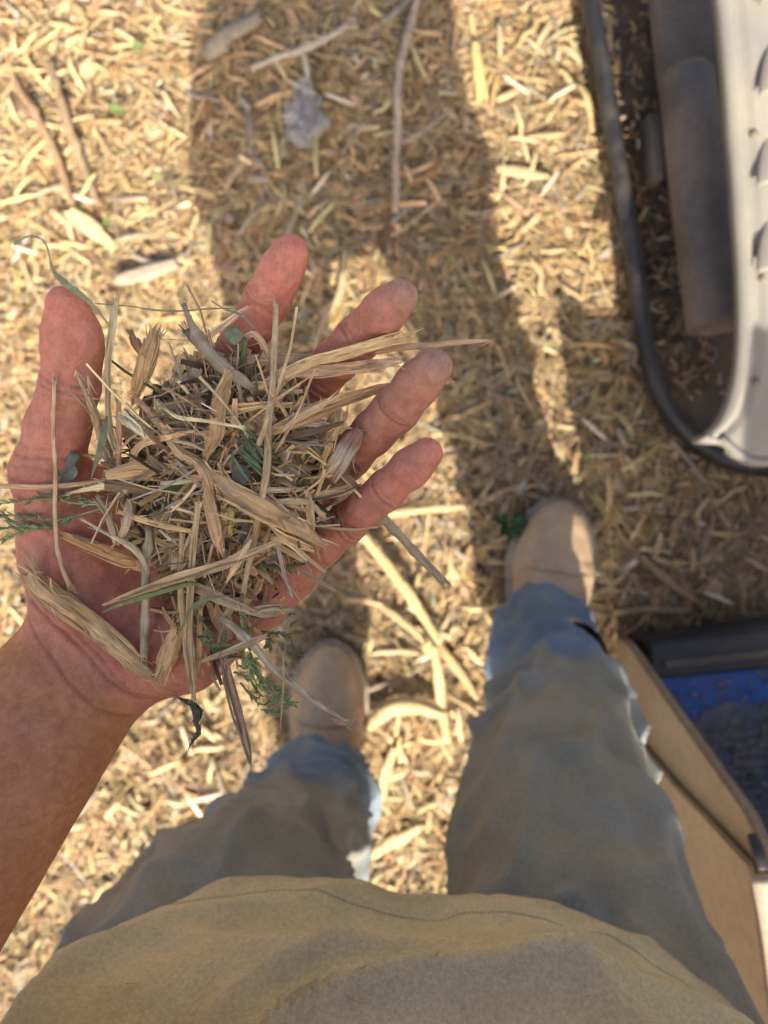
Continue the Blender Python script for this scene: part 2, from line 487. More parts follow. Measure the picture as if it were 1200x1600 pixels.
# ------------------------------------------------------------------ single pieces (sticks, splinters, blades, leaves)
def piece_arrays(pts, widths, flat=0.5, col=TAN, Q=18, n=None, rough=0.16, ragged=0.6, knots=0, twist=0.0, col2=None, seed=0, fibres=0, roll=0.0, square=0.0, close=0.25, torn=0):
    """one stick or splinter: pts (K,3) metres, widths (K,) full width in metres"""
    rng = np.random.default_rng(1000 + seed)
    pts = np.asarray(pts, float); widths = np.asarray(widths, float)
    L = np.linalg.norm(np.diff(pts, axis=0), axis=1).sum()
    if n is None: n = int(np.clip(L / 0.0022, 10, 60))
    P = spline(np.column_stack([pts, widths]), n)
    C = P[:, :3]; W = np.maximum(P[:, 3], 0.0003) * 0.5
    s = np.linspace(0, L, n)
    mw = W.max()
    wob = np.stack([vnoise(np.stack([s / (mw * 7 + 0.004) + seed * 3.1, np.full(n, k * 5.5), np.zeros(n)], 1), seed + k) for k in range(3)], 1)
    C = C + wob * mw * 0.28
    T = norm(np.gradient(C, axis=0))
    upv = np.array([0, 0, 1.0])
    S = norm(np.cross(np.broadcast_to(upv, T.shape), T)); U = np.cross(T, S)
    rl = roll + twist * np.linspace(-1, 1, n)
    S, U = np.cos(rl)[:, None] * S + np.sin(rl)[:, None] * U, np.cos(rl)[:, None] * U - np.sin(rl)[:, None] * S
    th = np.arange(Q) / Q * 2 * np.pi
    ca, sa = np.cos(th), np.sin(th)
    if square > 0:
        e = 1 - 0.65 * square
        ca = np.sign(ca) * np.abs(ca) ** e; sa = np.sign(sa) * np.abs(sa) ** e
    TH, SS = np.meshgrid(th, s)
    g = vnoise(np.stack([np.cos(TH).ravel() * 2.2, np.sin(TH).ravel() * 2.2, SS.ravel() / 0.02], 1) + seed * 7.7, seed)
    g2 = vnoise(np.stack([np.cos(TH).ravel() * 5, np.sin(TH).ravel() * 5, SS.ravel() / 0.006], 1) + seed * 3.3, seed + 3)
    g3 = vnoise(np.stack([np.cos(TH).ravel() * 9, np.sin(TH).ravel() * 9, SS.ravel() / 0.05], 1) + seed * 5.1, seed + 6)
    rad = 1 + rough * (g + 0.6 * g2 + 0.9 * g3).reshape(n, Q)
    for k in range(knots):
        s0 = rng.uniform(0.1, 0.9) * L; t0 = rng.uniform(0, 6.28)
        rad += 0.5 * np.exp(-((SS - s0) / (mw * 0.9)) ** 2) * (0.4 + 0.6 * np.clip(np.cos(TH - t0), 0, 1))
    V = C[:, None, :] + (W[:, None] * rad * ca)[..., None] * S[:, None, :] + (W[:, None] * flat * rad * sa)[..., None] * U[:, None, :]
    # ragged ends
    for e, sg in ((0, -1), (n - 1, 1)):
        off = rng.uniform(-1.0, 1, Q) * ragged * W[e] * 2.0
        V[e] += sg * off[:, None] * T[e]
    # closing rings
    c0 = V[0].mean(0); c1 = V[-1].mean(0)
    V = np.concatenate([(c0 + (V[0] - c0) * close * 0.2)[None], V, (c1 + (V[-1] - c1) * close * 0.2)[None]], 0)
    R = n + 2
    fib = np.zeros((R, Q, 3))
    ss = np.r_[s[0], s, s[-1]]; ww = np.r_[W[0], W, W[-1]]
    fib[..., 0] = ss[:, None] + seed * 0.37
    fib[..., 1] = ca * ww[:, None] * 1.0 + sa * ww[:, None] * 0.8 + seed * 0.11
    fib[..., 2] = seed * 0.73
    tc = np.ones((R, Q, 4)); tc[..., :3] = col
    if col2 is not None:
        pn = vnoise(np.stack([np.cos(TH).ravel() * 1.3, np.sin(TH).ravel() * 1.3, SS.ravel() / 0.012], 1) + seed * 1.9, seed + 9).reshape(n, Q)
        k = np.clip(pn * 2.2 + 0.35, 0, 1)[..., None]
        tc[1:-1, :, :3] = np.array(col) * (1 - k) + np.array(col2) * k
        tc[0, :, :3] = np.array(PALE); tc[-1, :, :3] = np.array(PALE)
    idx = np.arange(R * Q).reshape(R, Q)
    A = idx[:-1]; B = idx[1:]
    F = np.stack([A, B, np.roll(B, -1, 1), np.roll(A, -1, 1)], -1).reshape(-1, 4)
    out = [(V.reshape(-1, 3), F, {'fib': fib.reshape(-1, 3), 'tint': tc.reshape(-1, 4)})]
    if torn:
        for e, sg in ((0, -1), (n - 1, 1)):
            a = rng.uniform(0, 6.28, torn)
            base = C[e] - sg * T[e] * 0.002 + np.cos(a)[:, None] * W[e] * 0.85 * S[e] + np.sin(a)[:, None] * W[e] * flat * 0.8 * U[e]
            fl = rng.uniform(0.6, 1.0, torn) * min(0.010, 0.0025 + W[e] * 2.6)
            dr = norm(sg * T[e] + np.cos(a)[:, None] * S[e] * rng.uniform(-.05, .28, (torn, 1)) + np.sin(a)[:, None] * U[e] * rng.uniform(-.05, .28, (torn, 1)))
            q = np.linspace(0, 1, 5)
            CC = base[:, None, :] + fl[:, None, None] * (q[None, :, None] * dr[:, None, :] + (q ** 2)[None, :, None] * rng.normal(0, .16, (torn, 1, 3)))
            TT = norm(np.gradient(CC, axis=1)); s_ = norm(np.cross(TT, np.array([0.3, 0.2, 1.0]))); u_ = np.cross(TT, s_)
            w_ = rng.uniform(0.04, 0.16, torn)[:, None] * W[e] * np.array([1, 1, .9, .7, .3])[None, :]
            out.append(strands(CC, s_, u_, w_, w_ * 0.5, np.clip(np.array(col)[None, :] * rng.uniform(0.75, 1.3, (torn, 1)), 0, .8), rng.uniform(0, 1, torn)))
    if fibres:
        k = rng.integers(0, n, fibres)
        a = rng.uniform(0, 6.28, fibres)
        base = C[k] + np.cos(a)[:, None] * W[k][:, None] * S[k] + np.sin(a)[:, None] * (W[k] * flat)[:, None] * U[k]
        fl = rng.uniform(0.0015, 0.007, fibres)
        out_d = norm(np.cos(a)[:, None] * S[k] + (np.abs(np.sin(a)) * 0.8)[:, None] * U[k])
        dr = norm(T[k] * rng.choice([-1, 1], fibres)[:, None] + out_d * rng.uniform(0.08, 0.5, fibres)[:, None])
        RR = 5; q = np.linspace(0, 1, RR)
        bend = rng.normal(0, 0.35, (fibres, 3))
        CC = base[:, None, :] + fl[:, None, None] * (q[None, :, None] * dr[:, None, :] + (q ** 2)[None, :, None] * bend[:, None, :])
        TT = norm(np.gradient(CC, axis=1))
        s_ = norm(np.cross(TT, np.array([0.3, 0.2, 1.0]))); u_ = np.cross(TT, s_)
        w_ = (rng.uniform(0.00012, 0.0004, fibres)[:, None] * (1 - 0.7 * q)[None, :])
        out.append(strands(CC, s_, u_, w_, w_ * 0.7, np.clip(np.array(col)[None, :] * rng.uniform(0.8, 1.35, (fibres, 1)), 0, 0.8), rng.uniform(0, 1, fibres)))
    return join_np(out)

def bundle_arrays(pts, widths, flat, col, seed, twist=0.0, col2=None, strip=0.0011, wrap=False, density=1.5):
    """a broad torn piece: many narrow splinters lying side by side, of uneven length"""
    rng = np.random.default_rng(5000 + seed)
    pts = np.asarray(pts, float); widths = np.asarray(widths, float)
    n = 16
    P = spline(np.column_stack([pts, widths]), 60)
    C0, W0 = P[:, :3], np.maximum(P[:, 3], .0004)
    T0 = norm(np.gradient(C0, axis=0)); S0 = norm(np.cross(np.array([0, 0, 1.0]), T0)); U0 = np.cross(T0, S0)
    rl = twist * np.linspace(-1, 1, 60) + 0.25 * rng.normal()
    S0, U0 = np.cos(rl)[:, None] * S0 + np.sin(rl)[:, None] * U0, np.cos(rl)[:, None] * U0 - np.sin(rl)[:, None] * S0
    K = max(4, int(widths.max() / strip * density))
    L = np.linalg.norm(np.diff(C0, axis=0), axis=1).sum()
    Cs, Ss, Us, ws = [], [], [], []
    tt = np.linspace(0, 1, 60)
    for k in range(K):
        a, b = np.clip(rng.beta(1, 5) * 0.45, 0, .4), 1 - np.clip(rng.beta(1, 5) * 0.45, 0, .4)
        if rng.random() < 0.25: a = rng.uniform(0, .6); b = min(1, a + rng.uniform(.25, .5))
        t = np.linspace(a, b, n)
        f = lambda A: np.stack([np.interp(t, tt, A[:, i]) for i in range(3)], 1)
        c, s_, u_ = f(C0), f(S0), f(U0); w = np.interp(t, tt, W0)
        if wrap:
            ph = rng.uniform(0, 2 * np.pi) + rng.normal(0, .2) * np.linspace(-1, 1, n)
            lat = np.cos(ph) * 0.5; hgt = np.sin(ph) * 0.5 * flat
        else:
            lat = np.full(n, rng.uniform(-.46, .46)); hgt = np.full(n, rng.uniform(-.5, .5) * flat)
        wob = vnoise(np.stack([t * L / .012 + seed, np.full(n, k * 3.3), np.zeros(n)], 1), seed + k) * strip * 0.5
        c = c + (lat * w + wob)[:, None] * s_ + (hgt * w + 0.4 * wob)[:, None] * u_
        fl_ = rng.uniform(0, 1) ** 3 * 0.004
        c = c + (np.clip(np.abs(np.linspace(-1, 1, n)) - .6, 0, 1) * fl_ * rng.choice([-1, 1]))[:, None] * s_ + (np.clip(np.linspace(-1, 1, n) - .5, 0, 1) * fl_ * 1.2)[:, None] * u_
        Cs.append(c); Ss.append(s_); Us.append(u_)
        pw = strip * rng.uniform(0.35, 1.15) * np.interp(np.linspace(0, 1, n), [0, .12, .85, 1], [rng.uniform(.1, .8), 1, 1, rng.uniform(.1, .8)])
        ws.append(np.minimum(pw, w * .6) * .5)
    tint = np.array(col)[None, :] * rng.uniform(0.68, 1.25, (K, 1))
    if col2 is not None:
        m_ = rng.random(K) < 0.35; tint[m_] = np.array(col2)[None, :] * rng.uniform(0.8, 1.2, (int(m_.sum()), 1))
    ws = np.array(ws)
    return strands(np.array(Cs), np.array(Ss), np.array(Us), ws, ws * 0.55, np.clip(tint, 0.01, .8), rng.uniform(0, 1, K))

def plate_arrays(outline, thick, col, bend=0.0, seed=0, veins=True):
    """leaf or flake: outline (K,3) metres, roughly flat; both faces, a rim and some curl"""
    P = np.asarray(outline, float); K = len(P)
    c = P.mean(0)
    rings = [1.0, 0.8, 0.55, 0.28, 0.02]
    top = np.concatenate([c + (P - c) * r for r in rings], 0)
    r2 = np.concatenate([np.full(K, r) for r in rings])
    d = np.linalg.norm(P - c, axis=1).mean()
    z = bend * d * (r2 ** 2) * (0.6 + 0.8 * vnoise(top / d * 1.3 + seed, seed)) + 0.10 * d * vnoise(top / d * 2.6 + 3 + seed, seed + 1)
    top[:, 2] += z
    bot = top.copy(); bot[:, 2] -= thick
    V = np.concatenate([top, bot], 0); n = len(top)
    F = []
    for a in range(len(rings) - 1):
        for k in range(K):
            k2 = (k + 1) % K
            F.append((a * K + k, a * K + k2, (a + 1) * K + k2, (a + 1) * K + k))
            F.append((n + a * K + k2, n + a * K + k, n + (a + 1) * K + k, n + (a + 1) * K + k2))
    for k in range(K):
        k2 = (k + 1) % K
        F.append((k2, k, n + k, n + k2))
    tc = np.ones((len(V), 4)); tc[:, :3] = col
    if veins:
        tc[:, :3] *= (1 + 0.25 * vnoise(V / d * 3 + seed, seed + 4))[:, None]
    return V, np.array(F), {'fib': V * 1.0 + seed, 'tint': np.clip(tc, 0, 1)}

HEAP_GROUP = None
def put(name, arrays, mat, label=None, cat=None, group=None, parent=None, smooth=True):
    V, F, A = arrays
    if parent is None:
        c = V.mean(0)
        o = link(name, mesh_np(name, V - c, F, A, smooth), mat)
        o.location = c
    else:
        o = link(name, mesh_np(name, V, F, A, smooth), mat, parent)
    tag(o, label, cat, group, 'thing' if label and cat else None)
    return o

# ------------------------------------------------------------------ ground pieces that can be told apart
def gp(px, py, lift=0.02):
    X = at(px, py, H - 0.015)
    return np.array([X[0], X[1], float(ground_z(X[0], X[1])) + lift])

GPX = (H - 0.015) / FPX
def gstick(name, label, cat, pts, w, col, seed, flat=0.7, lift=0.013, **kw):
    return put(name, piece_arrays([gp(x, y, lift) for x, y in pts], np.array(w) * GPX, flat, tuple(0.66 * v for v in col), Q=10, seed=seed, **kw), GROUND_WOOD, label, cat)

fk = empty('forked_twig', gp(475, 95))
tag(fk, 'pale forked twig lying in the body shadow near the plastic scrap', 'twig')
put('stem', piece_arrays([gp(395, 118, .03), gp(435, 104, .034), gp(475, 95, .036), gp(512, 76, .034), gp(545, 52, .028)], np.array([8, 10, 12, 11, 8]) * GPX, 0.9, GREY, Q=10, seed=1, knots=2), GROUND_WOOD, parent=fk)
put('side_branch', piece_arrays([gp(474, 96, .036), gp(480, 115, .034), gp(484, 142, .028)], np.array([10, 9, 7]) * GPX, 0.9, GREY, Q=10, seed=2), GROUND_WOOD, parent=fk)
ls = empty('long_stick', gp(620, 200))
tag(ls, 'long bent grey stick running down the body shadow above the middle finger', 'stick')
put('stem', piece_arrays([gp(660, -10, .03), gp(640, 60, .032), gp(625, 130, .034), gp(621, 220, .034), gp(617, 335, .028)], np.array([12, 13, 13, 13, 10]) * GPX, 0.9, (0.34, 0.26, 0.19), Q=10, seed=3, knots=4), GROUND_WOOD, parent=ls)
put('side_branch', piece_arrays([gp(624, 238, .034), gp(665, 210, .03), gp(705, 178, .026)], np.array([7, 6, 4]) * GPX, 0.9, (0.32, 0.25, 0.18), Q=8, seed=4), GROUND_WOOD, parent=ls)
gstick('grey_stick', 'thick grey broken stick at the top edge of the shadow', 'stick', [(325, 82), (360, 55), (408, 28)], [22, 26, 20], (0.34, 0.28, 0.20), 5, knots=2)
gstick('grey_stick', 'short pale stick at the top edge above the long bent stick', 'stick', [(598, 40), (625, 14), (650, -14)], [10, 13, 11], GREY, 6)
gstick('brown_stick', 'long grey brown stick in the sunlit mulch at upper left, right one of a pair', 'stick', [(80, 95), (100, 170), (122, 240), (150, 315)], [12, 15, 15, 10], (0.33, 0.235, 0.14), 7, knots=3)
gstick('brown_stick', 'long brown stick in the sunlit mulch at upper left, left one of a pair', 'stick', [(30, 130), (62, 190), (90, 250), (112, 318)], [10, 14, 14, 9], (0.34, 0.22, 0.125), 8, knots=2)
gstick('pale_chip', 'bright yellow split chip lying above the thumb in sunlight', 'wood chip', [(105, 325), (138, 352), (175, 388)], [18, 24, 14], (0.66, 0.53, 0.27), 9, flat=0.3, square=0.7)
gstick('yellow_stick', 'bright yellow peeled stick standing out at top right of the shadow', 'stick', [(742, 70), (747, 110), (753, 150)], [12, 19, 17], (0.70, 0.55, 0.22), 10)
gstick('pale_splinter', 'pale broad splinter in the sunlit mulch left of the black tray', 'wood chip', [(775, 262), (815, 268), (860, 275)], [10, 18, 8], (0.62, 0.47, 0.26), 11, flat=0.3)
gstick('pale_strip', 'long pale yellow wood strip running from the little finger to the right leg', 'wood strip', [(560, 828), (605, 885), (650, 945), (688, 1000)], [14, 16, 16, 11], (0.68, 0.53, 0.26), 12, flat=0.35, lift=.03)
gstick('pale_strip', 'straight pale wood strip lying between the two boots', 'wood strip', [(675, 1005), (684, 1060), (696, 1150)], [12, 15, 13], (0.68, 0.54, 0.28), 13, flat=0.35, lift=.032)
gstick('tan_strip', 'tan wood strip fanning out beside the straight pale strip', 'wood strip', [(668, 985), (705, 1035), (745, 1090)], [12, 15, 10], (0.56, 0.40, 0.2), 14, flat=0.4)
gstick('tan_strip', 'tan wood strip under the tip of the grey twig from the hand', 'wood strip', [(585, 940), (625, 968), (662, 1000)], [8, 13, 10], (0.56, 0.42, 0.22), 15, flat=0.4)
gstick('pale_root', 'pale curved root seen between index and middle finger', 'root', [(490, 545), (508, 500), (530, 465), (542, 400)], [10, 12, 12, 8], (0.50, 0.38, 0.22), 16, lift=.03)
gstick('pale_strip', 'thin pale strip lying level below the little finger tip', 'wood strip', [(560, 812), (640, 798), (735, 790)], [8, 13, 8], (0.60, 0.46, 0.25), 17, flat=0.4)
gstick('pale_chunk', 'stout curved pale wood chunk right of the left boot', 'wood chunk', [(580, 1128), (612, 1100), (650, 1098), (692, 1112)], [18, 26, 24, 14], (0.64, 0.48, 0.25), 18, lift=.03)
gstick('white_chip', 'whitish weathered chip in the sun between thumb and index finger', 'wood chip', [(180, 440), (225, 428), (275, 412)], [14, 26, 16], (0.42, 0.35, 0.26), 19, flat=0.4, square=0.5)
gstick('brown_splinter', 'brown splinter in the shade beside the right boot and the box step', 'wood chip', [(1000, 868), (1040, 905), (1085, 938)], [8, 14, 8], (0.42, 0.28, 0.15), 20, flat=0.4)
gstick('grey_stick', 'thin grey stick in the shade below the rubber tray', 'stick', [(1045, 690), (1075, 722), (1100, 752)], [4, 6, 4], (0.46, 0.40, 0.32), 21)
gstick('tan_stick', 'tan stick lying above the box step in the shade', 'stick', [(960, 955), (1010, 951), (1075, 954)], [10, 12, 8], (0.40, 0.28, 0.16), 22)
gstick('pale_chip', 'pale upright chip between the boots near the left jean hem', 'wood chip', [(598, 1255), (604, 1210), (618, 1168)], [14, 18, 10], (0.56, 0.42, 0.23), 23, flat=0.5)
gstick('pale_chip', 'broad pale chip between the jean legs just above the shirt hem', 'wood chip', [(580, 1345), (620, 1322), (655, 1300)], [16, 22, 14], (0.64, 0.48, 0.26), 24, flat=0.4)
gstick('pale_splinter', 'yellow splinter lying in the sun beside the black tray top', 'wood chip', [(905, 130), (918, 160), (925, 205)], [8, 12, 7], (0.64, 0.48, 0.24), 25, flat=0.4)

# loose larger chips: a few shapes, many copies
def loose_chips():
    rng = np.random.default_rng(77)
    protos = []
    for k in range(26):
        L = rng.uniform(0.03, 0.075); w = rng.uniform(0.004, 0.010)
        b = rng.normal(0, 0.05, 2) * L
        pts = [(-L / 2, 0, 0), (-L * 0.15, b[0], 0.002), (L * 0.2, b[1] * 0.6, 0.003), (L / 2, b[1] * -0.2, 0)]
        col = pick_tint(1, [PALE, STRAW, TAN, ORANGE, GREY, WHITE], [5, 5, 3, 2, 1, 1.5], rng)[0] * 0.78
        arr = piece_arrays(pts, np.array([0.6, 1, 0.95, 0.4]) * w, rng.uniform(0.2, 0.35), col, Q=8, n=9, seed=300 + k, square=0.6, rough=0.2)
        me = mesh_np('wood_chip', *arr, True)
        me.materials.append(GROUND_WOOD)
        protos.append(me)
    zones = [((20, 330), (10, 440), 55, 'pale shredded wood chip in the sunlit mulch left of the body shadow', 'loose chips left of the body shadow'),
             ((760, 930), (20, 480), 40, 'pale shredded wood chip in the sunlit mulch between body shadow and tray', 'loose chips between shadow and tray'),
             ((345, 690), (20, 340), 34, 'wood chip lying inside the dark body shadow above the fingers', 'loose chips in the body shadow'),
             ((720, 1180), (740, 960), 24, 'wood chip lying in the shade around the right boot', 'loose chips by the right boot'),
             ((880, 1000), (520, 740), 16, 'wood chip lying in the shade below the rubber tray', 'loose chips below the tray'),
             ((560, 740), (860, 1340), 34, 'pale wood chip lying in the sun between the two legs', 'loose chips between the legs'),
             ((40, 430), (1130, 1420), 40, 'pale wood chip in the sun between forearm and left leg', 'loose chips between forearm and leg')]
    for xr, yr, N, lab, grp in zones:
        for i in range(N):
            px, py = rng.uniform(*xr), rng.uniform(*yr)
            o = bpy.data.objects.new('wood_chip', protos[rng.integers(len(protos))])
            COL.objects.link(o)
            o.location = gp(px, py, 0.009 + rng.uniform(0, 0.004))
            o.rotation_euler = (rng.normal(0, 0.05), rng.normal(0, 0.05), rng.uniform(0, 6.28))
            tag(o, lab, 'wood chip', grp)
loose_chips()

def scrap():
    n = 26
    u, v = np.meshgrid(np.linspace(-1, 1, n), np.linspace(-1, 1, n), indexing='ij')
    c = gp(478, 190)
    r = np.hypot(u, v)
    X = c[0] + u * 0.042 * (1 - 0.25 * v) ; Y = c[1] + v * 0.055
    p = np.stack([u.ravel() * 2.2, v.ravel() * 2.2, np.zeros(u.size)], 1)
    ridg = (1 - np.abs(fbm(p, 3, 3))).reshape(u.shape)
    Z = c[2] + 0.004 + 0.022 * ridg * (1 - 0.35 * r) + 0.006 * fbm(p * 3, 8, 2).reshape(u.shape)
    X = X + 0.010 * fbm(p * 1.4 + 5, 4, 2).reshape(u.shape); Y = Y + 0.012 * fbm(p * 1.4 + 9, 6, 2).reshape(u.shape)
    i = np.arange(n * n).reshape(n, n)
    F = np.stack([i[:-1, :-1], i[1:, :-1], i[1:, 1:], i[:-1, 1:]], -1).reshape(-1, 4)
    keep = (r[:-1, :-1] < 0.92 + 0.25 * fbm(p * 1.5 + 2, 11, 2).reshape(n, n)[:-1, :-1]).ravel()
    o = link('plastic_scrap', mesh_np('plastic_scrap', np.stack([X, Y, Z], -1).reshape(-1, 3), F[keep]), FILM)
    sm = o.modifiers.new('thickness', 'SOLIDIFY'); sm.thickness = 0.0004
    tag(o, 'crumpled clear bluish plastic scrap lying in the body shadow', 'plastic scrap')
scrap()

def weed(px, py, size, n, seed, label, col=(0.03, 0.085, 0.02), lift=0.01):
    rng = np.random.default_rng(seed)
    root = empty('weed', gp(px, py, lift)); tag(root, label, 'weed')
    c = gp(px, py, lift)
    for k in range(n):
        a = k * 2.399 + rng.uniform(-.3, .3); L = size * rng.uniform(0.55, 1.0); w = L * rng.uniform(0.35, 0.5)
        d = np.array([math.cos(a), math.sin(a), 0]); sd = np.array([-d[1], d[0], 0])
        out = []
        for t in np.linspace(0, 1, 7): out.append(c + d * L * (0.12 + 0.88 * t) + sd * w * 0.5 * math.sin(math.pi * t ** 0.8) + np.array([0, 0, 0.012 + 0.016 * math.sin(t * 2.5) + 0.004 * (k % 3)]))
        for t in np.linspace(0.9, 0.1, 6): out.append(c + d * L * (0.12 + 0.88 * t) - sd * w * 0.5 * math.sin(math.pi * t ** 0.8) + np.array([0, 0, 0.012 + 0.016 * math.sin(t * 2.5) + 0.004 * (k % 3)]))
        put('leaf', plate_arrays(out, 0.0004, np.array(col) * rng.uniform(0.7, 1.5), 0.15, seed * 10 + k), LEAF, parent=root)
weed(790, 820, 0.036, 11, 41, 'dark green weed rosette growing beside the right boot toe', lift=0.02)
weed(905, 722, 0.012, 4, 42, 'tiny light green sprout in the shade above the right boot', (0.16, 0.26, 0.06), 0.02)
def green_bit(px, py, s, seed, label, col=(0.12, 0.17, 0.05)):
    rng = np.random.default_rng(seed)
    c = gp(px, py, 0.03); K = 11; a0 = rng.uniform(0, 6)
    out = [c + np.array([math.cos(t) * s * (1 + .25 * rng.normal()), math.sin(t) * s * 0.6 * (1 + .25 * rng.normal()), 0.0]) for t in np.linspace(0, 2 * math.pi, K, endpoint=False)]
    R = Matrix.Rotation(a0, 3, 'Z')
    out = [c + np.array(R @ Vector(p - c)) for p in out]
    put('leaf_fragment', plate_arrays(out, 0.0005, col, 0.3, seed), LEAF, label, 'leaf')
green_bit(190, 182, 0.014, 51, 'green leaf scrap on sunlit mulch right of the brown stick pair')
green_bit(222, 82, 0.012, 52, 'small green leaf scrap on sunlit mulch near the top left')
green_bit(250, 182 + 100, 0.010, 53, 'dull green leaf scrap on sunlit mulch above the index finger', (0.2, 0.22, 0.09))
green_bit(172, 352, 0.011, 54, 'dark green leaf scrap beside the bright yellow split chip', (0.10, 0.13, 0.04))
green_bit(936, 142, 0.009, 55, 'light green leaf scrap at the edge of the black tray', (0.2, 0.32, 0.08))
green_bit(668, 1008, 0.012, 56, 'pale green leaf scrap where the wood strips cross between the boots', (0.32, 0.33, 0.13))

# ------------------------------------------------------------------ the person: body as one skin surface grown from a distance field
class Field:
    def __init__(s, lo, hi, h):
        s.lo = np.array(lo, float); s.h = h
        s.n = np.ceil((np.array(hi) - s.lo) / h).astype(int) + 1
        s.F = np.full(s.n, 0.05, np.float32)
    def region(s, lo, hi):
        a = np.clip(np.floor((lo - s.lo) / s.h).astype(int), 0, s.n - 1)
        b = np.clip(np.ceil((hi - s.lo) / s.h).astype(int) + 1, 0, s.n)
        if np.any(b <= a): return None
        ax_ = [(s.lo[i] + s.h * np.arange(a[i], b[i])).astype(np.float32) for i in range(3)]
        return tuple(slice(a[i], b[i]) for i in range(3)), ax_
    def smin(s, sl, d, k):
        f = s.F[sl]
        if k <= 0: s.F[sl] = np.minimum(f, d); return
        hh = np.clip(0.5 + 0.5 * (f - d) / k, 0, 1)
        s.F[sl] = f * (1 - hh) + d * hh - k * hh * (1 - hh)
    def cone(s, a, b, r1, r2, k=0.008):
        a = np.asarray(a, float); b = np.asarray(b, float)
        m = max(r1, r2) + k + 0.012
        rg = s.region(np.minimum(a, b) - m, np.maximum(a, b) + m)
        if rg is None: return
        sl, (x, y, z) = rg
        x = x[:, None, None] - a[0]; y = y[None, :, None] - a[1]; z = z[None, None, :] - a[2]
        v = b - a; L2 = float(v @ v) + 1e-12
        t = np.clip((x * v[0] + y * v[1] + z * v[2]) / L2, 0, 1)
        d = np.sqrt((x - t * v[0]) ** 2 + (y - t * v[1]) ** 2 + (z - t * v[2]) ** 2) - (r1 + (r2 - r1) * t)
        s.smin(sl, d, k)
    def ell(s, c, r, k=0.008, R=None):
        c = np.asarray(c, float); r = np.asarray(r, float); m = r.max() + k + 0.012
        rg = s.region(c - m, c + m)
        if rg is None: return
        sl, (x, y, z) = rg
        x = x[:, None, None] - c[0]; y = y[None, :, None] - c[1]; z = z[None, None, :] - c[2]
        if R is not None:
            x, y, z = (R[0][0] * x + R[0][1] * y + R[0][2] * z, R[1][0] * x + R[1][1] * y + R[1][2] * z, R[2][0] * x + R[2][1] * y + R[2][2] * z)
        k0 = np.sqrt((x / r[0]) ** 2 + (y / r[1]) ** 2 + (z / r[2]) ** 2)
        k1 = np.sqrt((x / r[0] ** 2) ** 2 + (y / r[1] ** 2) ** 2 + (z / r[2] ** 2) ** 2)
        d = k0 * (k0 - 1) / np.maximum(k1, 1e-6)
        s.smin(sl, d, k)
    def mesh(s, relax=2):
        F = s.F; ins = F < 0
        c = np.zeros(np.array(F.shape) - 1, np.int8)
        for dx in (0, 1):
            for dy in (0, 1):
                for dz in (0, 1):
                    c += ins[dx:F.shape[0] - 1 + dx, dy:F.shape[1] - 1 + dy, dz:F.shape[2] - 1 + dz]
        act = np.argwhere((c > 0) & (c < 8))
        vid = np.full(c.shape, -1, np.int32); vid[tuple(act.T)] = np.arange(len(act))
        acc = np.zeros((len(act), 3)); cnt = np.zeros(len(act))
        corners = [(0, 0, 0), (1, 0, 0), (0, 1, 0), (1, 1, 0), (0, 0, 1), (1, 0, 1), (0, 1, 1), (1, 1, 1)]
        val = [F[act[:, 0] + k[0], act[:, 1] + k[1], act[:, 2] + k[2]].astype(float) for k in corners]
        for i in range(8):
            for j in range(i + 1, 8):
                ci, cj = np.array(corners[i]), np.array(corners[j])
                if np.abs(ci - cj).sum() != 1: continue
                m = (val[i] < 0) != (val[j] < 0)
                t = val[i][m] / (val[i][m] - val[j][m])
                acc[m] += ci + t[:, None] * (cj - ci); cnt[m] += 1
        V = s.lo + s.h * (act + acc / cnt[:, None])
        Q = []
        for axis in range(3):
            e = [slice(None)] * 3; e2 = [slice(None)] * 3
            e[axis] = slice(0, -1); e2[axis] = slice(1, None)
            a_, b_ = ins[tuple(e)], ins[tuple(e2)]
            u, w = (axis + 1) % 3, (axis + 2) % 3
            I = np.argwhere(a_ != b_)
            ok = (I[:, u] > 0) & (I[:, w] > 0) & (I[:, u] < F.shape[u] - 1) & (I[:, w] < F.shape[w] - 1)
            I = I[ok]
            def g(du, dw):
                K = I.copy(); K[:, u] -= du; K[:, w] -= dw
                return vid[tuple(K.T)]
            q = np.stack([g(1, 1), g(0, 1), g(0, 0), g(1, 0)], 1)
            fl = ~a_[tuple(I.T)]
            q[fl] = q[fl][:, ::-1]
            Q.append(q)
        Q = np.concatenate(Q)
        Q = Q[(Q >= 0).all(1)]
        for it in range(relax):
            su = np.zeros_like(V); n_ = np.zeros(len(V))
            for k in range(4):
                np.add.at(su, Q[:, k], V[Q[:, (k + 1) % 4]]); np.add.at(n_, Q[:, k], 1)
            V = V * 0.45 + 0.55 * su / np.maximum(n_, 1)[:, None]
        return V, Q

def vnormals(V, Q):
    fn = np.cross(V[Q[:, 2]] - V[Q[:, 0]], V[Q[:, 3]] - V[Q[:, 1]])
    N = np.zeros_like(V)
    for k in range(4): np.add.at(N, Q[:, k], fn)
    return norm(N)

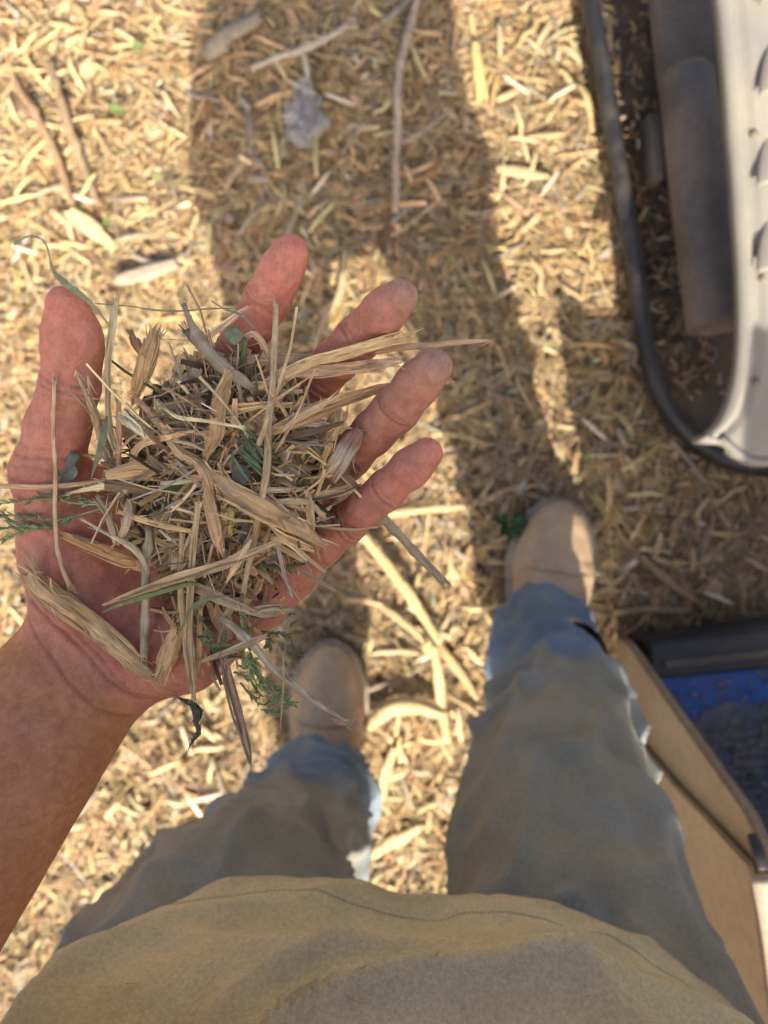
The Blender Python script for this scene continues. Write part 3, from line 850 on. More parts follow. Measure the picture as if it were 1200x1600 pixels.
J = at
FING = {
    'index':  ([J(300, 675, .334), J(372, 548, .322), J(418, 468, .308), J(454, 396, .296)], [.0118, .0104, .0097, .0088]),
    'middle': ([J(390, 738, .336), J(490, 602, .325), J(562, 526, .310), J(625, 465, .295)], [.0120, .0106, .0098, .0090]),
    'ring':   ([J(440, 812, .334), J(546, 712, .318), J(620, 640, .302), J(676, 573, .288)], [.0116, .0101, .0096, .0088]),
    'little': ([J(452, 896, .330), J(542, 818, .316), J(603, 766, .302), J(667, 708, .289)], [.0104, .0090, .0084, .0078]),
}
THUMB = ([J(112, 925, .326), J(76, 735, .316), J(108, 602, .301), J(104, 480, .291)], [.0158, .0132, .0108, .0078])
WR = J(140, 1028, .336); EL = np.array([-0.25, -0.25, 1.04])
SIDE = norm(np.array([0.835, -0.55, 0.0]))

def grow_hand():
    f = Field((-0.222, -0.245, 0.915), (0.046, 0.128, 1.055), 0.00085)
    carp = {'index': J(165, 930, .338), 'middle': J(190, 962, .340), 'ring': J(216, 992, .340), 'little': J(242, 1018, .338)}
    for k, (p, r) in FING.items():
        f.cone(carp[k], p[0], 0.0125, r[0] + 0.0012, 0.010)
    f.cone(J(290, 1010, .330), J(395, 935, .331), 0.0165, 0.0135, 0.012)       # heel of the hand
    f.cone(J(205, 1040, .332), J(290, 1010, .330), 0.0140, 0.0165, 0.012)
    f.ell(J(112, 838, .326), (0.0200, 0.031, 0.017), 0.012)                     # ball of the thumb
    f.cone(THUMB[0][0], THUMB[0][1], 0.0160, 0.0142, 0.010)
    f.cone(J(120, 800, .330), J(270, 740, .338), 0.0110, 0.0100, 0.014)         # web
    f.cone(J(110, 860, .332), J(300, 800, .342), 0.0110, 0.0100, 0.014)
    # forearm: two bones side by side
    for sgn in (-1, 1):
        f.cone(WR + SIDE * 0.0128 * sgn, EL + SIDE * 0.017 * sgn, 0.0178, 0.0350, 0.016)
    f.cone(WR + np.array([0, 0, .004]), WR * 0.45 + EL * 0.55, 0.012, 0.030, 0.02)
    f.cone(WR + norm(np.array([.3, .8, 0])) * 0.012, J(200, 960, .337), 0.0165, 0.014, 0.016)
    # fingers, blended to the palm first, each kept apart from its neighbours
    for k, (p, r) in FING.items():
        pa = np.array(p); r = [q_ * 0.85 for q_ in r]
        sl_, ax3 = f.region(pa.min(0) - .03, pa.max(0) + .03)
        g = Field([a3[0] for a3 in ax3], [a3[0] + f.h * (len(a3) - 1.5) for a3 in ax3], f.h)
        ax_ = norm(p[3] - p[2])
        upn = np.array([0, 0, 1.0])
        g.cone(p[0], p[1], r[0], r[1], 0.004)
        g.cone(p[1], p[2], r[1], r[2], 0.005)
        g.cone(p[2], p[3], r[2], r[3] * 0.93, 0.005)
        mid1 = (p[0] * 0.45 + p[1] * 0.55); mid2 = (p[1] + p[2]) / 2
        g.ell(mid1 + upn * r[0] * 0.30, (r[0] * 0.82,) * 3, 0.006)
        g.ell(mid2 + upn * r[1] * 0.26, (r[1] * 0.80,) * 3, 0.006)
        g.ell(p[2] * 0.42 + p[3] * 0.58 + upn * r[3] * 0.20, (r[3] * 0.98,) * 3, 0.006)
        f.smin(sl_, g.F, 0.0055)
        del g
    p, r = THUMB
    f.cone(p[1], p[2], r[1], r[2], 0.006)
    f.cone(p[2], p[3], r[2], r[3], 0.005)
    f.ell(J(120, 538, .2955), (.0104, .0130, .0092), 0.007)
    f.ell((p[1] + p[2]) / 2 + np.array([0, 0, .002]), (r[2] * 1.02,) * 3, 0.006)
    V, Q = f.mesh(2)
    N = vnormals(V, Q)
    up = np.clip(N[:, 2] * 1.6, 0, 1)
    disp = np.zeros(len(V)); dark = np.zeros(len(V))
    def lines(P, axis, rad, offs, amp, w, wig=0.0009, seed=0):
        d = V - P
        near = np.linalg.norm(d, axis=1) < rad * 1.7
        s_ = d[near] @ axis
        lat = np.linalg.norm(d[near] - s_[:, None] * axis, axis=1)
        s_ = s_ + wig * vnoise(V[near] / 0.006 + seed, seed) + 0.00003 / (rad) * 0
        for o_, am in offs:
            g_ = am * np.exp(-((s_ - o_) / w) ** 2) * up[near]
            disp[near] -= amp * g_; dark[near] = np.maximum(dark[near], g_)
    sd = 0
    for k, (p, r) in FING.items():
        for j, (offs, am) in {1: (((-.0012, .9), (.0014, 1.0), (.0042, .4)), .0011), 2: (((0, 1.0), (.0024, .45)), .0010)}.items():
            axis = norm(p[j + 1] - p[j - 1]); sd += 1
            lines(p[j], axis, r[j], offs, am, 0.00065, 0.0012, sd)
        b = p[0] * 0.52 + p[1] * 0.48
        lines(b, norm(p[1] - p[0]), r[0], ((0, 1.0), (.0020, .5)), .0010, 0.0007, 0.0012, sd + 30)
    p, r = THUMB
    lines(p[2], norm(p[3] - p[1]), r[2], ((0, 1.0), (.003, .7), (-.003, .5)), .0005, 0.0007, 0.0012, 77)
    lines(p[1], norm(p[2] - p[0]), r[1], ((0.004, .8), (.0085, .9), (.013, .6)), .0003, 0.0006, 0.0016, 78)
    def poly(px, depth, amp, w, seed):
        pl = spline(np.array([J(x, y, depth)[:2] for x, y in px] ) @ np.array([[1, 0, 0], [0, 1, 0]]), 80)[:, :2]
        lo_, hi_ = pl.min(0) - .01, pl.max(0) + .01
        m = ((V[:, :2] > lo_) & (V[:, :2] < hi_)).all(1) & (up > 0)
        X = V[m][:, :2] + 0.0007 * np.stack([vnoise(V[m] / .004, seed), vnoise(V[m] / .004, seed + 1)], 1)
        d = np.min(np.linalg.norm(X[:, None, :] - pl[None], axis=2), 1)
        g_ = np.exp(-(d / w) ** 2) * up[m]
        disp[m] -= amp * g_; dark[m] = np.maximum(dark[m], g_ * 0.9)
    poly([(52, 935), (95, 968), (140, 1010), (180, 1058), (215, 1088), (248, 1098)], .320, .0011, .0007, 61)
    poly([(66, 928), (110, 965), (160, 1015), (205, 1072), (240, 1092)], .320, .0005, .0006, 62)
    poly([(40, 965), (85, 1015), (125, 1065), (165, 1105), (205, 1130)], .318, .0008, .0007, 63)
    poly([(500, 862), (505, 880), (516, 892)], .312, .0010, .0010, 64)
    poly([(300, 830), (280, 900), (255, 960), (225, 1010)], .325, .0012, .0013, 65)
    poly([(428, 880), (440, 905), (452, 925)], .315, .0009, .0010, 66)
    low = 0.0007 * fbm(V / 0.013, 70, 2) + 0.00028 * fbm(V / 0.0036, 71, 2)
    V = V + N * (disp + low * np.clip(0.35 + up, 0, 1))[:, None]
    # skin colour: pink palm and pads, brown forearm, dust
    ua = norm(EL - WR); sa = (V - WR) @ ua
    k = np.clip((sa + 0.004 + 0.004 * vnoise(V / .01, 3)) / 0.016, 0, 1); k = k * k * (3 - 2 * k)
    palm = np.array([0.61, 0.262, 0.175]); arm = np.array([0.53, 0.245, 0.118]); back = np.array([0.33, 0.14, 0.08]); pink = np.array([0.71, 0.262, 0.180])
    C = np.broadcast_to(palm, V.shape).copy()
    tipk = np.zeros(len(V))
    for kk, (p, r) in list(FING.items()) + [('thumb', THUMB)]:
        tipk = np.maximum(tipk, np.exp(-(np.linalg.norm(V - p[3], axis=1) / 0.019) ** 2) * ({'ring': 0.15, 'middle': 0.4}.get(kk, 1.0)))
    C = C * (1 - tipk[:, None] * 0.7) + pink * tipk[:, None] * 0.7
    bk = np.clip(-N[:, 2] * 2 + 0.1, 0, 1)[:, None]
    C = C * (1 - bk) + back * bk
    C = C * (1 - k[:, None]) + arm * k[:, None]
    dust = np.clip(fbm(V / 0.017, 91, 3) * 1.1 + 0.05, 0, 1)
    rp = np.array(FING['ring'][0]); dr_ = np.min(np.linalg.norm(V[:, None, :] - np.linspace(rp[1], rp[3], 8)[None], axis=2), 1)
    dust = np.clip(dust * 0.35 + 0.55 * np.exp(-(dr_ / 0.016) ** 2), 0, 0.75)[:, None]
    C = C * (1 - dust) + np.array([0.42, 0.25, 0.165]) * dust
    for kk, am_ in (('ring', .75), ('middle', .8)):
        pt = FING[kk][0][3] + norm(FING[kk][0][3] - FING[kk][0][2]) * .005
        gt = (am_ * np.exp(-(np.linalg.norm(V - pt, axis=1) / 0.0095) ** 2))[:, None]
        C = C * (1 - gt) + np.array([0.40, 0.30, 0.215]) * gt
    C = C * (1 - 0.28 * dark)[:, None]
    return V, Q, C

def grow_rest():
    f = Field((-0.36, -0.56, 0.72), (0.40, 0.06, 1.80), 0.006)
    f.cone((-.02, -.375, .86), (.0, -.385, 1.22), .12, .125, .04)
    f.cone((-.08, -.375, 1.28), (.08, -.375, 1.28), .11, .11, .05)
    f.cone((-.16, -.385, 1.37), (.18, -.385, 1.37), .06, .06, .05)
    f.cone((.01, -.38, 1.38), (.01, -.36, 1.52), .056, .052, .03)
    f.ell((.01, -.345, 1.615), (.074, .095, .115), .02)
    f.cone((.01, -.29, 1.545), (.01, -.275, 1.535), .040, .034, .02)          # jaw
    f.cone((.01, -.252, 1.62), (.01, -.236, 1.590), .009, .014, .008)          # nose
    f.cone((-.012, -.255, 1.556), (.032, -.255, 1.556), .008, .008, .006)      # lips
    for sx in (-1, 1):
        f.ell((.01 + sx * .076, -.345, 1.605), (.010, .022, .032), .006)        # ears
        f.ell((.01 + sx * .031, -.262, 1.622), (.014, .010, .009), .004)        # eyes
    f.cone((-.19, -.385, 1.36), (-.262, -.275, 1.06), .050, .043, .03)         # left upper arm
    f.cone(EL, WR * 0.42 + EL * 0.58, .046, .037, .02)
    f.cone((.21, -.385, 1.36), (.315, -.28, 1.12), .050, .043, .03)            # right arm, holding the camera up
    f.cone((.315, -.28, 1.12), (.16, -.06, 1.345), .043, .028, .02)
    f.cone((.155, -.055, 1.35), (.115, -.02, 1.375), .030, .026, .015)
    for i, (dx, dy, dz) in enumerate(((-.075, .045, .02), (-.085, .03, .0), (-.085, .012, -.018 + .05), (-.08, -.005, .05))):
        f.cone((.115, -.02 + .006 * i, 1.385 - .004 * i), (.115 + dx, -.02 + dy, 1.395 + dz * .3), .0100, .0085, .006)
    f.cone((.12, -.03, 1.36), (.085, -.045, 1.35), .012, .010, .006)
    V, Q = f.mesh(2)
    C = np.broadcast_to(np.array([0.27, 0.122, 0.075]), V.shape).copy()
    return V, Q, C

FEET = Vector((0.08, -0.25, 0.02))
person = empty('person', FEET)
tag(person, 'person in khaki shirt and dusty jeans standing and holding out shredded mulch', 'person')
V1, Q1, C1 = grow_hand()
V2, Q2, C2 = grow_rest()
Vb = np.concatenate([V1, V2]); Qb = np.concatenate([Q1, Q2 + len(V1)])
Cb = np.ones((len(Vb), 4)); Cb[:, :3] = np.clip(np.concatenate([C1, C2]), 0, 1)
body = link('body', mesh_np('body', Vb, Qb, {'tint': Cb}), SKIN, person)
tag(body, 'open left palm and bare dusty forearm')

# ------------------------------------------------------------------ clothes
def loft(rings, closed=True):
    """rings (R,S,3) -> V, F"""
    R, S, _ = rings.shape
    idx = np.arange(R * S).reshape(R, S)
    A, B = idx[:-1], idx[1:]
    if closed:
        F = np.stack([A, np.roll(A, -1, 1), np.roll(B, -1, 1), B], -1).reshape(-1, 4)
    else:
        F = np.stack([A[:, :-1], A[:, 1:], B[:, 1:], B[:, :-1]], -1).reshape(-1, 4)
    return rings.reshape(-1, 3), F

def leg_arrays(keys, seed, flip):
    """keys: z, x, y, half width, half depth, tilt of the ring to the front"""
    R, S = 230, 132
    K = spline(np.array(keys, float)[:, [1, 2, 0, 3, 4, 5]], R)
    th = np.arange(S) / S * 2 * np.pi
    TH, I = np.meshgrid(th, np.arange(R))
    s_len = np.r_[0, np.cumsum(np.linalg.norm(np.diff(K[:, :3], axis=0), axis=1))]
    SL = s_len[I]
    cs, sn = np.cos(TH), np.sin(TH)
    X = K[I, 0] + K[I, 3] * cs
    Y = K[I, 1] + K[I, 4] * sn
    Z = K[I, 2] + K[I, 5] * sn
    z = Z
    # folds: slanting drapes round the leg, tight stacks above the boot, long soft pulls on the thigh
    p = np.stack([cs.ravel() * 1.1, sn.ravel() * 1.1, SL.ravel() * 6.5], 1)
    warp = fbm(p + seed, seed, 2).reshape(TH.shape)
    stack = np.exp(-((SL - 0.14) / 0.13) ** 2)
    knee = np.exp(-((SL - 0.40) / 0.12) ** 2)
    ph = SL * 2 * np.pi / 0.115 + 3.4 * warp + 1.4 * np.sin(TH + flip)
    fold = (1 - np.abs(np.sin(ph * 0.5))) ** 1.6 * (0.35 + 0.65 * np.clip(vnoise(np.stack([cs.ravel() * 1.4, sn.ravel() * 1.4, SL.ravel() * 9], 1) + 4 + seed, seed + 5).reshape(TH.shape) + 0.5, 0, 1))
    pt = np.stack([cs.ravel() * 1.6 + SL.ravel() * 3.0 * flip, sn.ravel() * 1.6, SL.ravel() * 4.5], 1)
    pulls = (1 - np.abs(fbm(pt + 9 + seed, seed + 2, 2))).reshape(TH.shape) ** 3
    sharp = (1 - np.abs(fbm(pt * np.array([1.8, 1.8, 2.6]) + 31 + seed, seed + 12, 2))).reshape(TH.shape) ** 6
    fine = fbm(np.stack([X.ravel(), Y.ravel(), Z.ravel()], 1) * 30, seed + 7, 3).reshape(TH.shape)
    d = 1.25 * fold * (0.014 * stack * np.clip(SL / 0.05, 0.25, 1) + 0.012 * knee + 0.004) + 0.017 * pulls * (1 - stack * 0.5) + 0.003 * sharp + 0.005 * warp + 0.0016 * fine - 0.010
    nx, ny = cs / np.maximum(K[I, 3], .01), sn / np.maximum(K[I, 4], .01)
    nl = np.hypot(nx, ny)
    X = X + d * nx / nl; Y = Y + d * ny / nl
    P = np.stack([X, Y, Z], -1)
    # cuff: turn the hem inwards
    inner = P[:10][::-1].copy()
    cen = np.stack([K[:10, 0], K[:10, 1], K[:10, 2]], -1)[::-1][:, None, :]
    vec = inner - cen; ln = np.linalg.norm(vec[..., :2], axis=-1, keepdims=True)
    inner = cen + vec * np.maximum(ln - 0.0022, 0) / ln
    P = np.concatenate([inner, P], 0)
    TH2 = np.concatenate([TH[:10], TH], 0); SL2 = np.concatenate([SL[:10], SL], 0)
    V, F = loft(P)
    fib = np.stack([TH2.ravel() * 0.085, SL2.ravel(), np.full(V.shape[0], seed * 0.1)], 1)
    # colour: indigo paler down the lower sides, worn pale at the hem, brown dust worked into the thighs
    blue = np.array([0.118, 0.168, 0.222]); pale = np.array([0.33, 0.40, 0.46]); dirt = np.array([0.275, 0.237, 0.138])
    n1 = fbm(V * 9, seed + 20, 4); n2 = fbm(V * np.array([40, 40, 14]), seed + 24, 3)
    kd = np.clip((SL2.ravel() - 0.29 + 0.06 * n1) / 0.09, 0, 1) * 0.76 + n1 * 0.42 + 0.05
    kd = np.clip(kd, 0.06, 0.82)[:, None]
    C = blue * (1 - kd) + dirt * kd
    side = np.clip(np.abs(np.cos(TH2.ravel())) - 0.86, 0, 1) / 0.14
    kp = np.clip(0.42 * side * np.exp(-((SL2.ravel() - 0.15) / 0.22) ** 2) + 0.5 * np.exp(-(SL2.ravel() / 0.012) ** 2) + 0.16 * n2 * (SL2.ravel() < 0.5), 0, 0.8)[:, None]
    C = C * (1 - kp) + pale * kp
    ridge = np.concatenate([d[:10], d], 0).ravel()
    rdg = np.clip(ridge * 34, 0, 0.45)[:, None]            # pale wear on the fold ridges, also a painted stand-in for fold shading
    C = C + (pale * 0.8 - C) * rdg * 0.42
    T = np.ones((len(V), 4)); T[:, :3] = np.clip(C, 0.01, 0.8)
    return V, F[:, ::-1] if False else F, {'tint': T, 'fib': fib}

R_KEYS = [(0.085, .240, -.205, .080, .094, .020), (0.15, .236, -.212, .077, .092, .012), (0.25, .228, -.224, .077, .086, .004), (0.45, .198, -.248, .080, .082, 0),
          (0.60, .160, -.285, .093, .088, 0), (0.72, .145, -.345, .105, .092, 0), (0.82, .150, -.392, .113, .086, 0), (0.95, .110, -.405, .10, .085, 0)]
L_KEYS = [(0.070, -.098, -.437, .080, .092, .020), (0.14, -.098, -.432, .082, .090, .012), (0.28, -.104, -.412, .084, .086, .004), (0.48, -.116, -.380, .080, .082, 0),
          (0.62, -.120, -.350, .094, .090, 0), (0.73, -.132, -.350, .104, .090, 0), (0.82, -.132, -.385, .110, .086, 0), (0.95, -.100, -.405, .10, .085, 0)]
jr = leg_arrays(R_KEYS, 3, 1.0); jl = leg_arrays(L_KEYS, 8, -1.0)
def seat_arrays():
    R, S = 30, 96
    th = np.arange(S) / S * 2 * np.pi
    zz = np.linspace(0.80, 1.02, R)
    P = np.zeros((R, S, 3))
    for i, z in enumerate(zz):
        P[i, :, 0] = 0.005 + 0.185 * np.cos(th); P[i, :, 1] = -.405 + 0.092 * np.sin(th); P[i, :, 2] = z
    V, F = loft(P)
    T = np.ones((len(V), 4)); T[:, :3] = (0.15, .155, .14)
    return V, F, {'tint': T, 'fib': np.stack([V[:, 0], V[:, 2], V[:, 1]], 1)}
V, F, A = join_np([jr, jl, seat_arrays()])
jeans = link('jeans', mesh_np('jeans', V, F, A), DENIM, person)
tag(jeans, 'dust-browned blue jeans with frayed hems')

def shirt_rings():
    R, S = 190, 260
    th = np.arange(S) / S * 2 * np.pi
    P = np.zeros((R, S, 3)); FB = np.zeros((R, S, 3))
    cs, sn = np.cos(th), np.sin(th)
    v = np.linspace(0, 1, R)
    # z, half width, front y, back y, centre x
    prof = spline(np.array([[.800, .236, -.244, -.520, .002], [.84, .232, -.238, -.518, .000], [.90, .224, -.229, -.512, .000], [.97, .210, -.228, -.505, .008], [1.08, .198, -.232, -.50, .014],
                            [1.20, .200, -.240, -.505, .016], [1.30, .208, -.255, -.505, .025], [1.38, .20, -.285, -.485, .018], [1.43, .14, -.315, -.455, .012], [1.455, .075, -.325, -.435, .01]]), R)
    sl = np.r_[0, np.cumsum(np.hypot(np.diff(prof[:, 0]), np.diff(prof[:, 1])))]
    for i in range(R):
        z, hw, yf, yb, cx = prof[i]
        yc, hd = (yf + yb) / 2, (yf - yb) / 2
        e = 0.86
        X = cx + hw * np.sign(cs) * np.abs(cs) ** e; Y = yc + hd * np.sign(sn) * np.abs(sn) ** e
        zz = np.full(S, z)
        hem = math.exp(-((z - .80) / .05) ** 2)
        zz = zz + hem * (0.012 * np.cos(th * 2 + 0.4) - 0.012 * np.clip(-cs, 0, 1))
        P[i] = np.stack([X, Y, zz], 1)
        FB[i] = np.stack([th * 0.2, np.full(S, sl[i]), np.zeros(S)], 1)
    q = P.reshape(-1, 3)
    # drapes: broad slanting swells across the belly, softer upright pleats to the hem
    a = q[:, 0] * 8.5 + (q[:, 2] - .8) * 11
    b = -q[:, 0] * 6.0 + (q[:, 2] - .8) * 15
    w = fbm(q * 5, 31, 2)
    c_ = q[:, 0] * 17 + (q[:, 2] - .8) * 30
    d = 0.022 * (1 - np.abs(np.sin(a + 1.4 * w + .5))) ** 1.5 + 0.017 * (1 - np.abs(np.sin(b * 0.9 + 1.8 * w + 1.2))) ** 1.7 + 0.007 * (1 - np.abs(np.sin(c_ + 2.6 * w))) ** 2.2 + 0.008 * fbm(q * 11, 33, 3) + 0.0016 * fbm(q * 55, 35, 2)
    d = d - 0.015
    s_hem = FB.reshape(-1, 3)[:, 1]
    d = d - 0.0022 * np.exp(-((s_hem - 0.021) / 0.0016) ** 2) + 0.0012 * np.exp(-(s_hem / 0.02) ** 4)
    th_ = np.tile(th, R)
    q = q + np.stack([np.cos(th_) * d, np.sin(th_) * d, np.zeros(len(d))], 1)
    P = q.reshape(R, S, 3)
    inner = P[:8][::-1].copy()
    c = np.array([0, -.375, 0])
    vec = inner - c; vec[..., 2] = 0
    inner = inner - norm(vec) * 0.0022
    P2 = np.concatenate([inner, P], 0); FB2 = np.concatenate([FB[:8], FB], 0)
    return P, P2, FB2, sl
P_sh, P2, FB2, sl_sh = shirt_rings()
V, F = loft(P2)
T = np.ones((len(V), 4))
n1 = fbm(V * 7, 44, 4)
kd = np.clip(0.40 + 0.75 * n1, 0, 1)[:, None]
T[:, :3] = np.array([0.46, 0.385, 0.215]) * (1 - kd) + np.array([0.51, 0.435, 0.265]) * kd
edge = np.exp(-(FB2.reshape(-1, 3)[:, 1] / 0.008) ** 2)[:, None]
T[:, :3] = T[:, :3] * (1 - 0.35 * edge) + np.array([0.42, .30, .14]) * 0.35 * edge
shirt = link('shirt', mesh_np('shirt', V, F, {'tint': T, 'fib': FB2.reshape(-1, 3)}), KHAKI, person)
tag(shirt, 'khaki shirt with stitched hem')

def stitches():
    i = int(np.argmin(np.abs(sl_sh - 0.021)))
    ring = P_sh[i]; S = len(ring)
    line = spline(np.concatenate([ring[20:112]]), 900)
    cen = np.array([0, -.375, 0])
    out = []
    seg = 5
    Cs, Ss, Us = [], [], []
    for k in range(0, 895, seg):
        pts = line[k:k + 4]
        o_ = pts - cen; o_[:, 2] = 0; o_ = norm(o_)
        pts = pts + o_ * np.array([0.0, .0008, .0008, 0.0])[:, None]
        T_ = norm(np.gradient(pts, axis=0)); U_ = o_; S_ = norm(np.cross(U_, T_))
        Cs.append(pts); Ss.append(S_); Us.append(U_)
    C_, S_, U_ = np.array(Cs), np.array(Ss), np.array(Us)
    w_ = np.full(C_.shape[:2], 0.00024)
    V, F, A = strands(C_, S_, U_, w_, w_, np.tile(np.array([[.2, .155, .085]]), (len(C_), 1)), np.zeros(len(C_)))
    link('hem_stitching', mesh_np('hem_stitching', V, F, A), THREAD, shirt)
stitches()

def sleeve(a, b, c, r0, r1, name):
    pts = spline(np.array([a, b, c]), 40); S = 60
    T_ = norm(np.gradient(pts, axis=0)); up = np.array([0.2, 1, .1])
    A_ = norm(np.cross(T_, up)); B_ = np.cross(T_, A_)
    th = np.arange(S) / S * 2 * np.pi
    r = np.linspace(r0, r1, 40)
    P = pts[:, None, :] + r[:, None, None] * (np.cos(th)[None, :, None] * A_[:, None, :] + np.sin(th)[None, :, None] * B_[:, None, :])
    P = P + 0.006 * fbm(P.reshape(-1, 3) * 14, 5, 2).reshape(40, S, 1) * norm(P - pts[:, None, :])
    V, F = loft(P)
    T = np.ones((len(V), 4)); T[:, :3] = (0.25, .2, .115)
    o = link('sleeve', mesh_np('sleeve', V, F, {'tint': T, 'fib': V * 1.0}), KHAKI, shirt)
    m = o.modifiers.new('cloth', 'SOLIDIFY'); m.thickness = 0.002
sleeve((-.14, -.385, 1.385), (-.215, -.35, 1.29), (-.245, -.31, 1.17), .085, .068, 'l')
sleeve((.15, -.385, 1.385), (.24, -.35, 1.29), (.29, -.31, 1.18), .085, .068, 'r')

def cap():
    R, S = 16, 48
    th = np.arange(S) / S * 2 * np.pi
    P = np.zeros((R, S, 3))
    for i, t in enumerate(np.linspace(0, 1, R)):
        e = math.cos(t * math.pi / 2) ** 0.7 + 0.002
        P[i] = np.stack([.01 + .086 * e * np.cos(th), -.348 + .106 * e * np.sin(th), np.full(S, 1.645 + .098 * math.sin(t * math.pi / 2))], 1)
    V, F = loft(P)
    o = link('cap', mesh_np('cap', V, F), CAPM, person)
    n_ = 24
    a = np.linspace(0.2, math.pi - 0.2, n_)
    Vv = np.concatenate([np.stack([.01 + .086 * np.cos(a), -.348 + .106 * np.sin(a), np.full(n_, 1.648)], 1),
                         np.stack([.01 + .088 * np.cos(a), -.348 + .106 * np.sin(a) + .070 * np.sin(a) ** .6, 1.640 - .008 * np.sin(a)], 1)])
    Fv = np.array([(k, k + 1, n_ + k + 1, n_ + k) for k in range(n_ - 1)])
    br = link('visor', mesh_np('visor', Vv, Fv), CAPM, o)
    m = br.modifiers.new('stiff', 'SOLIDIFY'); m.thickness = 0.004
cap()

def boot(toe, heel, zbase, width, seed):
    """work boot: upper lofted from toe to heel with a shaft, sole under it"""
    toe = np.array(toe, float); heel = np.array(heel, float)
    ax_ = norm(np.r_[toe - heel, 0]); sd = np.array([ax_[1], -ax_[0], 0]); L = np.linalg.norm(toe - heel)
    R, S = 70, 56
    t = np.linspace(0, 1, R)                      # 0 toe .. 1 heel
    wkeys = np.array([[0, .06], [.015, .32], [.05, .50], [.12, .73], [.22, .91], [.34, 1.0], [.5, .88], [.65, .74], [.8, .74], [.92, .66], [.98, .42], [1, .06]])
    hkeys = np.array([[0, .022], [.015, .036], [.05, .050], [.12, .062], [.22, .072], [.34, .086], [.5, .115], [.65, .14], [.8, .15], [.92, .145], [.98, .13], [1, .10]])
    w = np.interp(t, wkeys[:, 0], wkeys[:, 1]) * width / 2
    h = np.interp(t, hkeys[:, 0], hkeys[:, 1])
    for _ in range(2):
        w[1:-1] = (w[:-2] + 2 * w[1:-1] + w[2:]) / 4; h[1:-1] = (h[:-2] + 2 * h[1:-1] + h[2:]) / 4
    th = np.arange(S) / S * 2 * np.pi
    P = np.zeros((R, S, 3))
    for i in range(R):
        c = np.r_[toe, 0] - ax_ * L * t[i]
        a_, b_ = np.cos(th), np.sin(th)
        xx = w[i] * np.sign(a_) * np.abs(a_) ** 0.8
        zz = zbase + 0.018 + np.where(b_ > 0, h[i] * np.abs(b_) ** 0.9, -0.010 * np.abs(b_) ** .5)
        P[i] = c + xx[:, None] * sd + np.stack([0 * zz, 0 * zz, zz], 1)
    q = P.reshape(-1, 3)
    dsp = 0.0022 * fbm(q * 28, seed, 3) + 0.0022 * (1 - np.abs(np.sin((q @ ax_) * 190 + 2 * fbm(q * 12, seed + 1, 2)))) ** 2 * np.exp(-(((np.r_[toe, 0] @ ax_ - q @ ax_) - .11) / .025) ** 2)
    c3 = np.repeat(P.mean(1), S, 0)
    q = q + norm(q - c3) * dsp[:, None]
    V, F = loft(q.reshape(R, S, 3))
    o = link('boot', mesh_np('boot', V, F), SUEDE, person)
    # welt and sole
    So = []
    prof = [(1.00, 0.0, -.004), (1.07, .010, .0), (1.10, .012, .004), (1.10, .012, .018), (1.06, .006, .021), (0.9, 0, .0215), (0.02, 0, .0215)]
    out = np.concatenate([np.stack([w, t], 1), np.stack([-w[::-1], t[::-1]], 1)], 0)
    for f_, grow, zz in prof:
        pts = []
        for ww, tt in out:
            c = np.r_[toe, 0] - ax_ * L * tt
            e = 1 if abs(f_ - .02) > .01 else 0
            pts.append((c + sd * ww * f_ + sd * np.sign(ww) * 0.002 * (f_ > 1) + ax_ * grow * 0.5 * (1 if tt < .3 else (-1 if tt > .8 else 0))) + np.array([0, 0, zbase + zz]))
        So.append(pts)
    V, F = loft(np.array(So))
    link('sole', mesh_np('sole', V, F), SOLE, o)
    # stitched seam across the toe
    i = int(R * 0.36)
    seam = P[i, 4:25] + np.array([0, 0, .0016])
    put('toe_seam', piece_arrays(seam, np.full(len(seam), .0018), 1.0, (.22, .15, .09), Q=6, n=40, seed=seed, rough=0.05), THREAD, parent=o)
    # shaft up into the trouser leg
    Sh = []
    for zz in np.linspace(.10, .24, 10):
        c = np.r_[toe, 0] - ax_ * L * 0.74
        Sh.append([c + sd * .05 * math.cos(a) + ax_ * .062 * math.sin(a) + np.array([0, 0, zbase + zz]) for a in th])
    V, F = loft(np.array(Sh))
    link('shaft', mesh_np('shaft', V, F), SUEDE, o)
boot((.290, .018), (.238, -.288), .030, .130, 5)
boot((-.086, -.217), (-.102, -.525), .015, .120, 9)

# ------------------------------------------------------------------ the heap of shredded stuff on the palm
def hd(px, py):
    """distance below the lens of the heap's surface"""
    return 0.322 - 0.036 * math.exp(-(((px - 375) / 165.0) ** 2 + ((py - 745) / 215.0) ** 2))

def hp(p, extra=0.0):
    px, py = p[0], p[1]
    up = (p[2] if len(p) > 2 else 0.0) + extra + 1.5
    return at(px, py, hd(px, py) - up * 0.001)

GREYBARK = (0.25, 0.225, 0.195); DRY = (0.42, 0.33, 0.22); BARK = (0.30, 0.20, 0.115); STALK = (0.47, 0.38, 0.26); BLOND = (0.62, 0.46, 0.25); DUSTY = (0.40, 0.30, 0.205); REED = (0.43, 0.34, 0.205)
PXM = 0.29 / FPX
